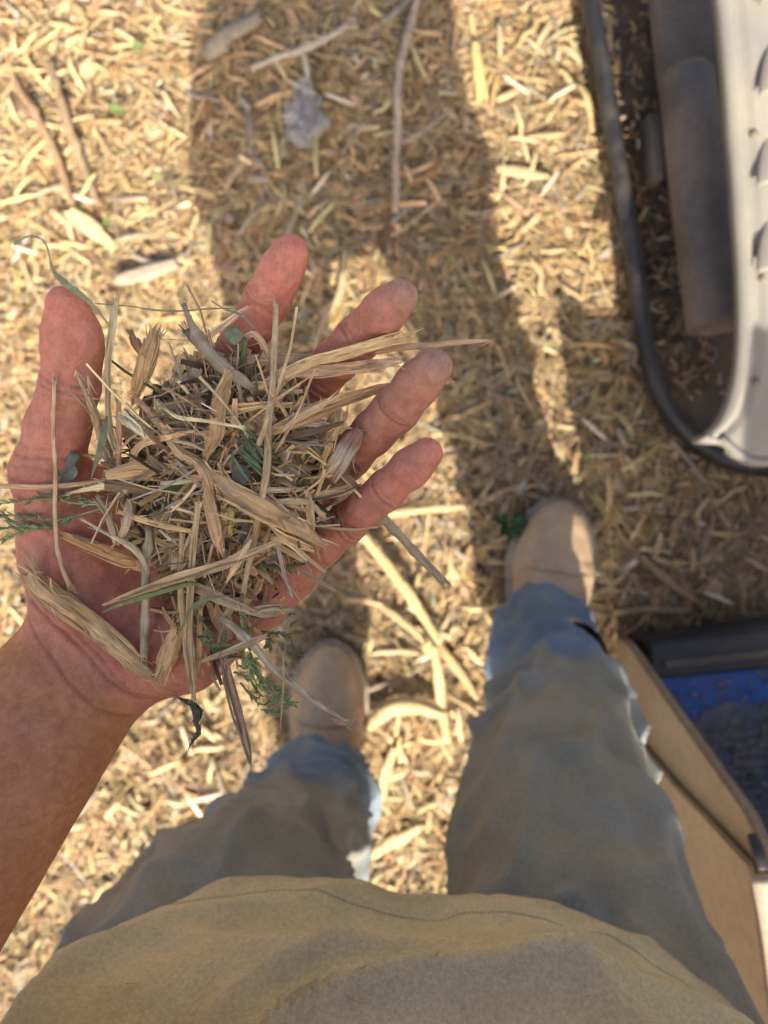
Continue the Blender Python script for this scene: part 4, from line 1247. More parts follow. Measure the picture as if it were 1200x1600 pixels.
# height of the skin under the heap
_hl = np.array([-0.225, -0.25]); _hn = np.array([280, 390]); SKZ = np.full(_hn, -1.0)
_k = np.clip(((V1[:, :2] - _hl) / 0.001).astype(int), 0, _hn - 1)
np.maximum.at(SKZ, (_k[:, 0], _k[:, 1]), V1[:, 2])
def skin_z(x, y):
    i, j = int((x - _hl[0]) / 0.001), int((y - _hl[1]) / 0.001)
    a = SKZ[max(i - 3, 0):i + 4, max(j - 3, 0):j + 4]
    return float(a.max()) if a.size else -1.0
def hc(p, half):
    """like hp, but never sunk into the skin"""
    q = hp(p)
    for _ in range(3):
        z = skin_z(q[0], q[1])
        if z > 0 and q[2] < z + half: q = at(p[0], p[1], H - (z + half))
    return q
_seed = [400]
def hs(name, label, cat, pts, w, col, flat=0.5, mat=None, under=False, **kw):
    """one named piece on the palm; pts px, py, millimetres above the heap surface; w px"""
    _seed[0] += 1
    ws = np.interp(np.linspace(0, 1, len(pts)), np.linspace(0, 1, len(w)), w) * PXM
    kw.setdefault('fibres', 8)
    kw.setdefault('torn', 0 if mat is not None else 14)
    if kw.get('col2') is not None: kw['col2'] = tuple(v * f_ for v, f_ in zip(kw['col2'], (1.15, 1.08, 0.85)))
    kw['fibres'] = int(kw['fibres'] * 0.7)
    col = tuple(min(v * f_, .8) for v, f_ in zip(col, (1.30, 1.20, 1.05 if max(col) / min(col) > 1.7 else 0.86)))
    P3 = [hp(p) if under else hc(p, 0.0008 + 0.5 * flat * w_) for p, w_ in zip(pts, ws)]
    broad = mat is None and ws.max() > 11.5 * PXM
    if broad and flat <= 0.52 and not kw.get('whole'):
        tw_ = kw.get('twist', 0.0)
        core = piece_arrays(P3, ws * 0.74, flat * 0.45, col, seed=_seed[0], twist=tw_, ragged=0.9, rough=0.22, torn=8, square=0.5)
        return put(name, join_np([core, bundle_arrays(P3, ws, flat * 0.7, col, _seed[0], tw_, kw.get('col2'))]), WOOD, label, cat, smooth=False)
    kw.pop('whole', None)
    if broad and kw['fibres'] >= 17:
        return put(name, join_np([piece_arrays(P3, ws * 0.88, flat, col, seed=_seed[0], **kw), bundle_arrays(P3, ws, flat, col, _seed[0], 0, kw.get('col2'), 0.0013, True, 1.6)]), WOOD, label, cat, smooth=False)
    return put(name, piece_arrays(P3, ws, flat, col, seed=_seed[0], **kw), mat or WOOD, label, cat)

hs('peeled_stick', 'stout peeled stick with frayed ends lying across the heel of the palm', 'stick', [(47, 897, 6), (69, 924, 7), (124, 962, 9), (179, 1004, 9), (214, 1034, 9), (242, 1056, 9)], [30, 34, 34, 31, 27, 20], (0.54, 0.40, 0.23), 0.95, col2=(0.44, 0.32, 0.20), fibres=90, knots=3, Q=20, ragged=0.3, rough=0.11)
hs('bark_chunk', 'orange brown bark-edged chunk on the ball of the thumb', 'wood chunk', [(92, 836, 8), (150, 858, 10), (188, 873, 10), (223, 888, 9)], [14, 27, 29, 20], (0.46, 0.29, 0.13), 0.5, col2=(0.22, 0.17, 0.13), Q=14, square=0.5)
hs('grey_twig', 'grey barked twig with a broken stub poking up at the top of the heap', 'twig', [(288, 476, 14), (305, 515, 12), (320, 540, 11), (350, 572, 9), (380, 597, 7), (404, 613, 4)], [8, 13, 19, 19, 16, 10], GREYBARK, 0.85, col2=(0.34, 0.30, 0.25), knots=5, Q=14)
hs('twig_stub', 'short dark broken stub beside the grey barked twig', 'twig', [(291, 515, 13), (303, 530, 12), (314, 541, 10)], [11, 13, 9], (0.12, 0.11, 0.105), 0.8, fibres=3)
hs('dry_stalk', 'long straight thin dry stalk standing across the middle of the heap', 'stalk', [(430, 476, 17), (427, 567, 13), (421, 655, 10), (418, 730, 9), (412, 768, 9), (397, 848, 8), (379, 928, 8)], [8, 10, 10, 12, 11, 9, 7], STALK, 0.9, col2=(0.38, 0.28, 0.17), knots=4, fibres=14)
hs('curved_stick', 'slender pale curved stick arching over the left of the heap', 'stick', [(212, 620, 8), (255, 667, 9), (280, 705, 8), (310, 725, 8), (325, 750, 7), (331, 785, 4)], [9, 15, 16, 17, 19, 15], (0.50, 0.37, 0.22), 0.8, col2=(0.40, 0.29, 0.17), fibres=26)
hs('shaggy_stick', 'fat shaggy pale stick splitting in two beside the little finger base', 'stick', [(330, 745, 5), (360, 770, 7), (400, 792, 8), (448, 818, 9), (480, 840, 10), (503, 851, 10)], [20, 30, 36, 34, 18, 9], (0.50, 0.36, 0.20), 0.75, col2=(0.37, 0.28, 0.19), fibres=60, Q=16, rough=0.24)
hs('split_tip', 'ragged pale split tip below the fat shaggy stick', 'splinter', [(432, 836, 9), (460, 848, 10), (492, 861, 9)], [18, 15, 5], (0.58, 0.42, 0.24), 0.5, fibres=24)
hs('bark_flake', 'broad tan bark flake standing upright in the centre of the heap', 'bark flake', [(358, 586, 13), (350, 612, 13), (340, 645, 12), (336, 682, 9), (318, 715, 6)], [16, 27, 29, 30, 14], (0.44, 0.30, 0.155), 0.3, Q=16, rough=0.3, twist=0.5, fibres=26, ragged=1.2)
hs('pale_splinter', 'short level blond splinter right of the upright bark flake', 'splinter', [(356, 641, 7), (395, 635, 9), (430, 632, 8), (474, 634, 7)], [15, 13, 10, 15], BLOND, 0.4, square=0.4)
hs('blond_strip', 'long blond wood strip slanting up towards the ring fingertip', 'wood strip', [(405, 606, 7), (432, 591, 10), (480, 567, 14), (527, 555, 15), (590, 537, 17), (642, 526, 18)], [8, 15, 18, 19, 20, 17], (0.63, 0.47, 0.25), 0.35, square=0.5, fibres=18, ragged=1.0)
hs('pinkish_strip', 'pinkish tan split strip just below the long blond strip', 'wood strip', [(455, 585, 8), (500, 577, 11), (560, 572, 13), (620, 565, 13)], [14, 24, 24, 18], (0.52, 0.385, 0.26), 0.3, square=0.5, fibres=14, ragged=1.4)
hs('brown_strip', 'dull brown strip behind the blond strip over the middle finger', 'wood strip', [(352, 568, 3), (400, 562, 7), (455, 562, 9), (520, 560, 10)], [20, 20, 19, 14], (0.36, 0.26, 0.18), 0.3, square=0.5)
hs('long_splinter', 'thin splinter sticking out past the ring fingertip into the open', 'splinter', [(560, 553, 10), (620, 544, 11), (663, 540, 10), (715, 535, 12), (766, 532, 14)], [8, 10, 10, 9, 4], (0.52, 0.38, 0.25), 0.5, fibres=6, under=True)
hs('shred_bundle', 'frayed tan shred running from the heap under the ring finger', 'wood shred', [(400, 682, 6), (440, 665, 9), (479, 648, 11), (520, 630, 11), (560, 617, 8), (600, 606, 4), (655, 600, -2), (708, 597, -3)], [8, 22, 30, 28, 20, 14, 9, 5], (0.50, 0.355, 0.19), 0.35, fibres=46, rough=0.35, ragged=1.2, under=True)
hs('thin_shred', 'thin curled shred lying on top of the frayed tan shred', 'wood shred', [(442, 672, 12), (470, 652, 14), (500, 634, 15), (536, 616, 14)], [5, 9, 9, 3], (0.58, 0.43, 0.25), 0.4)
hs('red_bark', 'dusty reddish bark flake with white crust against the ring finger', 'bark flake', [(516, 752, 8), (528, 722, 13), (543, 697, 15), (560, 676, 15)], [18, 36, 34, 20], (0.28, 0.165, 0.125), 0.3, col2=(0.46, 0.41, 0.36), Q=16, square=0.4, torn=0, ragged=0.25, whole=True)
hs('fibre_bundle', 'upright bundle of yellow fibres left of the reddish bark flake', 'fibre bundle', [(504, 724, 9), (515, 695, 13), (528, 668, 14), (541, 645, 12)], [7, 10, 9, 3], (0.52, 0.37, 0.18), 0.5, fibres=50)
hs('blue_grey_bark', 'blue grey bark sliver at the foot of the ring finger', 'bark sliver', [(474, 668, 6), (490, 690, 8), (510, 712, 7)], [9, 17, 13], (0.20, 0.20, 0.195), 0.4)
hs('white_sliver', 'tiny straight white sliver below the blue grey bark', 'splinter', [(480, 705, 12), (509, 726, 12)], [3, 3], (0.66, 0.56, 0.42), 0.6, fibres=0)
hs('level_stalk', 'short level stalk right of the straight dry stalk foot', 'stalk', [(400, 764, 5), (430, 766, 7), (470, 765, 6)], [6, 8, 6], (0.48, 0.40, 0.28), 0.7)
hs('grey_strip', 'grey weathered strip bending towards the little finger base', 'wood strip', [(430, 785, 8), (460, 784, 10), (488, 790, 10), (508, 812, 8)], [7, 11, 10, 8], (0.40, 0.34, 0.26), 0.5)
hs('tan_strip', 'tan split strip level with the little finger knuckle', 'wood strip', [(480, 781, 5), (512, 772, 8), (548, 767, 7)], [10, 16, 9], (0.46, 0.33, 0.19), 0.4, square=0.5)
hs('pale_strip', 'short upright pale strip above the little finger base', 'wood strip', [(479, 770, 9), (482, 800, 11), (484, 834, 10)], [9, 12, 11], (0.56, 0.43, 0.27), 0.4, square=0.5)
hs('grey_twig', 'straight lichen grey twig sticking out below the little finger', 'twig', [(520, 728, 4), (545, 750, 2), (600, 812, -4), (640, 854, -4), (694, 911, -2)], [12, 14, 15, 15, 13], (0.28, 0.255, 0.225), 0.95, col2=(0.38, 0.34, 0.28), knots=7, fibres=4, Q=14, under=True)
hs('tan_stalk', 'thin level tan stalk crossing the thumb base out of frame', 'stalk', [(-30, 758, 14), (30, 760, 14), (90, 760, 15), (175, 750, 14)], [8, 8, 8, 7], (0.50, 0.36, 0.22), 0.8)
hs('white_splinter', 'pointed white splinter beside the grey green leaf', 'splinter', [(104, 771, 17), (140, 764, 18), (170, 760, 18), (197, 767, 16)], [2, 9, 11, 5], (0.64, 0.54, 0.38), 0.4)
hs('thin_stalk', 'very thin upright stalk in front of the thumb', 'stalk', [(86, 591, 26), (85, 640, 24), (85, 685, 22), (86, 760, 20), (87, 835, 18), (95, 880, 16), (112, 918, 12)], [6, 6, 6, 7, 7, 8, 9], (0.53, 0.40, 0.27), 0.9, knots=4, fibres=3)
hs('grey_stalk', 'flat ribbed grey stalk rising beside the thumb', 'stalk', [(178, 470, 28), (174, 520, 27), (168, 570, 25), (168, 640, 20), (174, 680, 15), (186, 720, 10)], [14, 15, 13, 11, 12, 9], (0.40, 0.36, 0.28), 0.35, col2=(0.30, 0.28, 0.19), fibres=12)
hs('frayed_weed', 'dried stem with frayed twig tips leaning to the thumb', 'dried weed', [(120, 580, 22), (130, 605, 21), (142, 632, 19), (157, 672, 16), (175, 730, 12), (192, 778, 9)], [2, 6, 9, 12, 14, 16], (0.38, 0.30, 0.205), 0.8, fibres=60)
hs('twig_tip', 'thin forked twig tip left of the frayed dried stem', 'twig', [(104, 610, 22), (125, 625, 20), (150, 655, 17)], [2, 4, 5], (0.30, 0.235, 0.165), 0.9)
hs('twig_tip', 'thin upright twig tip right of the frayed dried stem', 'twig', [(136, 588, 22), (143, 620, 20), (156, 665, 16)], [2, 5, 6], (0.42, 0.33, 0.23), 0.9)
hs('reddish_stalk', 'reddish upright stalk right of the dark grass blade', 'stalk', [(185, 622, 16), (186, 685, 15), (185, 747, 13)], [7, 9, 7], (0.44, 0.29, 0.185), 0.8)
hs('tan_chunk', 'broken tan chunk at the upper left of the heap', 'wood chunk', [(240, 528, 8), (230, 560, 10), (220, 592, 9), (210, 620, 7)], [24, 28, 24, 12], (0.45, 0.33, 0.175), 0.6, fibres=34, ragged=1.3, rough=0.28)
hs('dark_splinter', 'dark brown splinter at the top left edge of the heap', 'splinter', [(204, 518, 9), (212, 538, 9), (222, 556, 8)], [10, 16, 8], (0.28, 0.185, 0.11), 0.4)
hs('white_chip', 'crumbly white weathered chip left of the curved stick', 'wood chip', [(184, 650, 16), (205, 664, 17), (227, 684, 14)], [14, 19, 10], (0.58, 0.55, 0.47), 0.4, ragged=1.4, rough=0.3)
hs('bent_strip', 'folded blond strip bending round under the curved stick', 'wood strip', [(206, 728, 10), (210, 708, 12), (224, 694, 13), (255, 685, 12), (302, 674, 10)], [13, 16, 15, 13, 5], (0.54, 0.39, 0.215), 0.35)
hs('white_fibre', 'thin white fibre crossing in front of the upright bark flake', 'fibre', [(256, 638, 13), (280, 652, 15), (315, 657, 17), (350, 663, 17), (381, 668, 15)], [4, 6, 5, 4, 5], (0.66, 0.56, 0.42), 0.5, fibres=2)
hs('grey_strip', 'wide grey brown strip at the left of the heap', 'wood strip', [(203, 676, 5), (250, 650, 7), (300, 624, 6)], [20, 32, 24], (0.33, 0.26, 0.185), 0.25)
hs('pale_chip', 'small pale chip pointing at the index finger', 'wood chip', [(325, 523, 11), (355, 505, 13), (387, 480, 14)], [9, 13, 5], (0.56, 0.42, 0.28), 0.4, fibres=14)
hs('bark_curl', 'curled bark shaving in front of the index finger base', 'bark shaving', [(381, 526, 14), (396, 520, 16), (408, 532, 14), (419, 556, 10)], [6, 11, 13, 14], (0.48, 0.34, 0.23), 0.3)
hs('thin_stick', 'long thin bark-edged stick slanting across the bottom of the heap', 'stick', [(163, 945, 12), (213, 925, 14), (280, 901, 17), (360, 877, 17), (430, 847, 15)], [5, 14, 16, 16, 9], (0.49, 0.36, 0.21), 0.5, col2=(0.27, 0.2, 0.13), fibres=30, rough=0.25)
hs('flat_reed', 'long flat ribbed reed hanging straight down below the heap', 'reed', [(310, 787, 12), (301, 888, 14), (296, 947, 15), (293, 1000, 16), (298, 1050, 16), (302, 1092, 14)], [13, 15, 14, 19, 17, 8], REED, 0.35, fibres=18, ragged=1.2)
hs('narrow_reed', 'narrow reed just left of the long flat reed', 'reed', [(284, 830, 11), (283, 920, 13), (287, 973, 14), (291, 1020, 13)], [9, 11, 11, 7], (0.40, 0.315, 0.18), 0.4)
hs('brown_reed', 'brown narrow reed just right of the long flat reed', 'reed', [(313, 950, 10), (311, 1010, 11), (306, 1060, 10)], [8, 10, 6], (0.44, 0.32, 0.18), 0.4)
hs('grey_stick', 'straight upright grey speckled stick below the bark-edged chunk', 'stick', [(232, 827, 9), (229, 920, 11), (227, 975, 12), (226, 1029, 11)], [11, 13, 14, 13], (0.33, 0.285, 0.24), 0.9, col2=(0.42, 0.36, 0.29), knots=3, fibres=8)
hs('frayed_stub', 'short fat stub with a white frayed end at the palm heel', 'stick', [(278, 985, 10), (268, 1012, 11), (258, 1042, 11)], [20, 25, 27], (0.50, 0.37, 0.205), 0.8, fibres=40, ragged=0.8)
hs('brown_husk', 'grey brown dried husk below the slanting thin stick', 'husk', [(285, 914, 9), (318, 924, 12), (347, 936, 13), (389, 953, 13)], [10, 20, 23, 15], (0.37, 0.30, 0.205), 0.4, fibres=40, rough=0.3)
hs('husk_tip', 'folded grey leaf-like husk tip at the lower palm edge', 'husk', [(385, 955, 13), (410, 955, 14), (435, 952, 14), (458, 953, 12)], [12, 27, 24, 5], (0.33, 0.275, 0.185), 0.25, fibres=10)
hs('brown_spear', 'pointed brown sliver lying across the conifer sprig', 'splinter', [(307, 1036, 13), (360, 1017, 15), (390, 1005, 15), (413, 996, 14)], [3, 14, 16, 9], (0.44, 0.34, 0.225), 0.3, fibres=8)
hs('dark_spear', 'long dark pointed sliver hanging down at the bottom', 'splinter', [(350, 1030, 7), (357, 1060, 8), (367, 1098, 9), (381, 1150, 9), (393, 1200, 9)], [17, 19, 19, 12, 2], (0.34, 0.255, 0.185), 0.4, col2=(0.22, 0.17, 0.13), fibres=6)
hs('lichen_twig', 'bumpy lichen-covered twig pointing down to the left boot', 'twig', [(350, 968, 12), (387, 1000, 13), (427, 1043, 12), (455, 1067, 11), (500, 1102, 9), (543, 1131, 8)], [9, 10, 9, 8, 7, 8], (0.36, 0.33, 0.29), 0.95, col2=(0.50, 0.47, 0.42), rough=0.5, knots=10, fibres=26)
hs('twig_bud', 'small brown bud at the end of the lichen-covered twig', 'bud', [(516, 1120, 9), (528, 1127, 9), (545, 1133, 8)], [4, 9, 3], (0.30, 0.21, 0.15), 0.9, fibres=0)
hs('yellow_chip', 'bright yellow green chip deep in the lower heap, left one', 'wood chip', [(348, 782, 3), (351, 805, 4), (353, 828, 3)], [7, 10, 8], (0.60, 0.56, 0.22), 0.4, square=0.6)
hs('yellow_chip', 'bright yellow green chip deep in the lower heap, right one', 'wood chip', [(362, 797, 3), (361, 815, 4), (360, 837, 3)], [8, 10, 7], (0.62, 0.58, 0.24), 0.4, square=0.6)
hs('dark_chip', 'dark grey chip beside the yellow green chips', 'wood chip', [(384, 790, 5), (382, 820, 6), (379, 850, 5)], [8, 12, 9], (0.115, 0.105, 0.10), 0.5)
hs('flat_splinter', 'flat tan splinter pointing down right of the long reed', 'splinter', [(324, 765, 9), (333, 813, 11), (340, 845, 12), (348, 871, 11)], [14, 21, 18, 5], (0.46, 0.33, 0.19), 0.25)
hs('pointed_splinter', 'pale pointed splinter leaning across the slanting thin stick', 'splinter', [(391, 843, 14), (372, 875, 17), (352, 911, 16)], [5, 11, 2], (0.53, 0.41, 0.26), 0.5)
hs('yellow_splinter', 'thin yellow splinter lying level under the pale fork', 'splinter', [(184, 800, 15), (220, 812, 16), (260, 823, 15), (298, 830, 13)], [6, 9, 9, 5], (0.58, 0.43, 0.21), 0.5)
hs('grey_curve', 'pale grey curved strip below the pale fork', 'wood strip', [(126, 811, 16), (175, 837, 17), (202, 852, 17), (220, 870, 15), (231, 892, 13)], [3, 6, 10, 9, 5], (0.50, 0.45, 0.37), 0.5)
hs('thin_straw', 'long thin pale straw slanting over the upright reeds', 'straw', [(306, 758, 14), (285, 782, 16), (258, 809, 15)], [5, 5, 3], (0.58, 0.45, 0.29), 0.7, fibres=2)

fkr = empty('pale_fork', hp((182, 845, 14))); tag(fkr, 'pale forked strip like a letter V over the thumb ball', 'wood strip')
for i, (pp, ww) in enumerate((([(197, 783, 16), (199, 805, 18), (192, 828, 18), (183, 848, 15)], [12, 14, 13, 10]), ([(153, 775, 15), (166, 800, 17), (175, 825, 17), (181, 848, 15)], [6, 9, 10, 9]))):
    put('prong', piece_arrays([hp(p) for p in pp], np.array(ww) * PXM, 0.35, (0.52, 0.39, 0.235), seed=600 + i, fibres=16), WOOD, parent=fkr)

# grass blades, wisps and green needles
def blade(name, label, pts, w, col, cat='grass blade', **kw):
    return hs(name, label, cat, pts, w, col, kw.pop('flat', 0.15), LEAF, fibres=0, rough=0.08, ragged=0.1, **kw)
blade('green_grass', 'dark blue green grass blade beside the thumb', [(166, 650, 22), (160, 685, 22), (152, 715, 20), (142, 747, 18)], [3, 12, 9, 1], (0.14, 0.165, 0.115))
blade('grass_wisp', 'long curling grey green grass wisp over the thumb tip', [(22, 382, 34), (34, 372, 35), (50, 368, 35), (68, 376, 34), (76, 396, 33), (82, 420, 32), (100, 440, 31), (128, 462, 29), (150, 485, 26), (172, 512, 23)], [4, 4, 3, 3, 3, 5, 10, 8, 4, 2], (0.21, 0.235, 0.18))
blade('grass_wisp', 'fine dark wisp running level above the heap top', [(148, 474, 24), (200, 478, 22), (240, 484, 20), (285, 486, 18), (330, 482, 18), (372, 482, 17)], [2, 2, 3, 3, 3, 1], (0.20, 0.205, 0.155))
blade('grass_wisp', 'fine dark bent wisp in front of the index finger', [(330, 470, 18), (352, 484, 18), (378, 493, 18), (398, 515, 17)], [2, 3, 4, 2], (0.19, 0.21, 0.17))
blade('green_grass', 'green grass blade along the slanting thin stick', [(160, 957, 14), (190, 944, 15), (240, 928, 16), (300, 912, 16), (322, 918, 15)], [2, 6, 7, 6, 1], (0.16, 0.215, 0.07))
blade('green_grass', 'green grass blade crossing the long flat reed', [(282, 985, 18), (300, 950, 20), (330, 935, 20), (362, 930, 18)], [2, 7, 6, 1], (0.15, 0.19, 0.085))
blade('thin_wisp', 'hair-thin dry wisp hanging from the conifer sprig', [(442, 1020, 14), (443, 1060, 14), (441, 1100, 14), (437, 1148, 13)], [2, 3, 3, 1], (0.40, 0.33, 0.18))
ngrass = empty('needle_tuft', hp((410, 715, 5))); tag(ngrass, 'green needle tuft in the middle of the heap', 'needles')
rngn = np.random.default_rng(5)
for i in range(13):
    x0, y0 = 366 + rngn.uniform(-6, 30), 676 + rngn.uniform(-6, 34); x1, y1 = x0 + rngn.uniform(35, 62), y0 + rngn.uniform(30, 62)
    put('needle', piece_arrays([hp((x0, y0, 6)), hp(((x0 + x1) / 2 + rngn.uniform(-5, 5), (y0 + y1) / 2, 8)), hp((x1, y1, 5))], np.array([3, 5, 2]) * PXM, 0.6, np.array([0.115, 0.16, 0.06]) * rngn.uniform(0.7, 1.4), Q=6, seed=620 + i), LEAF, parent=ngrass)

def sprig(name, label, stem, fronds, col, stemcol, seed, dens=1.0):
    """conifer sprig: a woody stem and scaly fronds with short side scales"""
    rng = np.random.default_rng(seed)
    root = empty(name, hp(stem[0])); tag(root, label, 'conifer sprig')
    put('stem', piece_arrays([hp(p) for p in stem], np.linspace(6, 3, len(stem)) * PXM, 0.9, stemcol, Q=8, seed=seed), WOOD, parent=root)
    for i, fr in enumerate(fronds):
        line = spline(np.array([hp(p) for p in fr]), 26)
        c0 = np.array(col) * rng.uniform(0.75, 1.3)
        parts = [piece_arrays(line[::3], np.linspace(3.8, 2.2, len(line[::3])) * PXM, 0.8, c0, Q=8, n=40, seed=seed + i, rough=0.35)]
        n_ = int(18 * dens)
        k = rng.integers(2, 25, n_)
        T_ = norm(np.gradient(line, axis=0))[k]
        sgn = rng.choice([-1, 1], n_)[:, None]
        sd = norm(np.cross(T_, np.array([0, 0, 1.0]))) * sgn
        d = norm(T_ * 0.9 + sd * rng.uniform(0.4, 0.9, (n_, 1)) + np.array([0, 0, 1]) * rng.normal(0.1, 0.3, (n_, 1)))
        L_ = rng.uniform(0.0010, 0.0030, n_)
        q = np.linspace(0, 1, 4)
        CC = line[k][:, None, :] + L_[:, None, None] * (q[None, :, None] * d[:, None, :] + (q ** 2)[None, :, None] * T_[:, None, :] * 0.3)
        TT = norm(np.gradient(CC, axis=1)); s_ = norm(np.cross(TT, np.array([0.1, 0.3, 1.0]))); u_ = np.cross(TT, s_)
        w_ = rng.uniform(0.00025, 0.00045, n_)[:, None] * np.array([1, 1.1, 0.9, 0.35])[None, :]
        parts.append(strands(CC, s_, u_, w_, w_ * 0.8, c0[None, :] * rng.uniform(0.7, 1.5, (n_, 1)), rng.uniform(0, 1, n_)))
        put('frond', join_np(parts), LEAF, parent=root)
sprig('conifer_sprig', 'green conifer sprig reaching out left across the thumb base', [(250, 722, 9), (175, 785, 14), (120, 807, 16)],
      [[(152, 788, 15), (120, 786, 17), (82, 780, 17), (40, 783, 17), (-12, 789, 16)], [(128, 803, 16), (90, 812, 18), (45, 808, 17), (-15, 802, 16)],
       [(122, 806, 16), (85, 820, 17), (50, 826, 16), (-8, 823, 15)], [(70, 822, 16), (40, 828, 16), (4, 846, 15)], [(60, 824, 17), (30, 818, 17), (0, 806, 17)], [(150, 788, 15), (125, 776, 16), (98, 774, 16)]],
      (0.20, 0.255, 0.10), (0.34, 0.28, 0.2), 701, 1.3)
sprig('conifer_sprig', 'green conifer sprig hanging from the lower edge of the heap', [(378, 930, 10), (384, 985, 12), (398, 1040, 12), (430, 1088, 11)],
      [[(387, 1020, 12), (400, 1050, 13), (417, 1082, 12)], [(376, 1068, 11), (390, 1085, 12), (412, 1102, 11), (440, 1082, 11)], [(366, 1050, 11), (390, 1062, 12), (408, 1090, 12)],
       [(380, 1015, 13), (392, 1045, 14), (402, 1075, 13)], [(372, 1040, 12), (395, 1046, 13), (410, 1062, 12)], [(420, 1100, 11), (440, 1094, 11), (462, 1102, 10)],
       [(408, 1108, 11), (430, 1112, 11), (452, 1098, 11)], [(372, 1028, 12), (390, 1030, 13), (405, 1038, 12)], [(416, 1060, 12), (430, 1075, 12), (446, 1086, 11)]],
      (0.21, 0.265, 0.10), (0.3, 0.25, 0.15), 711)
sprig('conifer_sprig', 'dark green conifer sprig tucked under the grey leaf-like husk', [(342, 1016, 9), (345, 990, 11), (372, 940, 11)],
      [[(310, 955, 10), (322, 985, 12), (342, 1016, 10)], [(298, 988, 10), (318, 1000, 12), (342, 1018, 10)], [(383, 1006, 11), (362, 1010, 12), (345, 1018, 10)], [(352, 985, 12), (350, 1000, 12), (344, 1018, 10)], [(375, 942, 12), (380, 965, 13), (384, 990, 12)]],
      (0.16, 0.21, 0.09), (0.3, 0.25, 0.15), 731)
sprig('conifer_sprig', 'small olive sprig at the lower palm edge beside the husk tip', [(453, 962, 11), (447, 1000, 11), (442, 1030, 11)],
      [[(411, 992, 11), (430, 990, 12), (450, 996, 12), (466, 1024, 10)], [(418, 990, 12), (420, 1000, 12), (419, 1010, 11)]],
      (0.13, 0.16, 0.055), (0.28, 0.25, 0.13), 751)

def leaf(name, label, outline, up, col, bend, seed, thick=0.0005):
    pts = spline(np.array([hp((x, y, up)) for x, y in outline + outline[:1]]), 40)[:-1]
    put(name, plate_arrays(pts, thick, col, bend, seed), LEAF, label, 'leaf')
leaf('dried_leaf', 'ragged grey green leaf scrap stuck on the thumb base', [(88, 712), (104, 708), (112, 704), (128, 712), (122, 728), (126, 738), (114, 752), (113, 766), (100, 766), (84, 777), (68, 775), (60, 762), (70, 754), (84, 753), (92, 738), (90, 724)], 14, (0.17, 0.18, 0.125), 0.35, 801)
leaf('green_leaf', 'small green leaf scrap in front of the index finger', [(348, 517), (358, 509), (372, 508), (378, 520), (384, 523), (372, 534), (364, 538), (352, 528)], 15, (0.22, 0.24, 0.12), -0.3, 802)
hs('dark_leaf', 'dark crumpled leaf scrap dangling at the very bottom of the heap', 'leaf', [(279, 1090, 12), (297, 1098, 13), (310, 1112, 13), (308, 1128, 12), (314, 1140, 12), (303, 1156, 12), (294, 1174, 11)], [3, 8, 14, 6, 10, 5, 1], (0.085, 0.082, 0.07), 0.12, LEAF, fibres=30, rough=0.55, ragged=0.3, twist=0.8)
leaf('dark_leaf', 'dark brown curled leaf bit in the centre of the heap', [(362, 728), (376, 724), (390, 735), (392, 748), (378, 756), (366, 750)], 5, (0.13, 0.10, 0.085), 0.5, 804)
leaf('grey_bark_scrap', 'small grey bark scrap on the skin below the little finger base', [(412, 868), (424, 866), (434, 874), (430, 884), (416, 880)], 3, (0.20, 0.18, 0.165), 0.3, 805, 0.003)
leaf('grey_bark_scrap', 'pale grey scrap on the thumb ball beside the bark-edged chunk', [(96, 855), (108, 858), (117, 866), (110, 872), (98, 868)], 8, (0.40, 0.34, 0.32), 0.3, 806, 0.002)

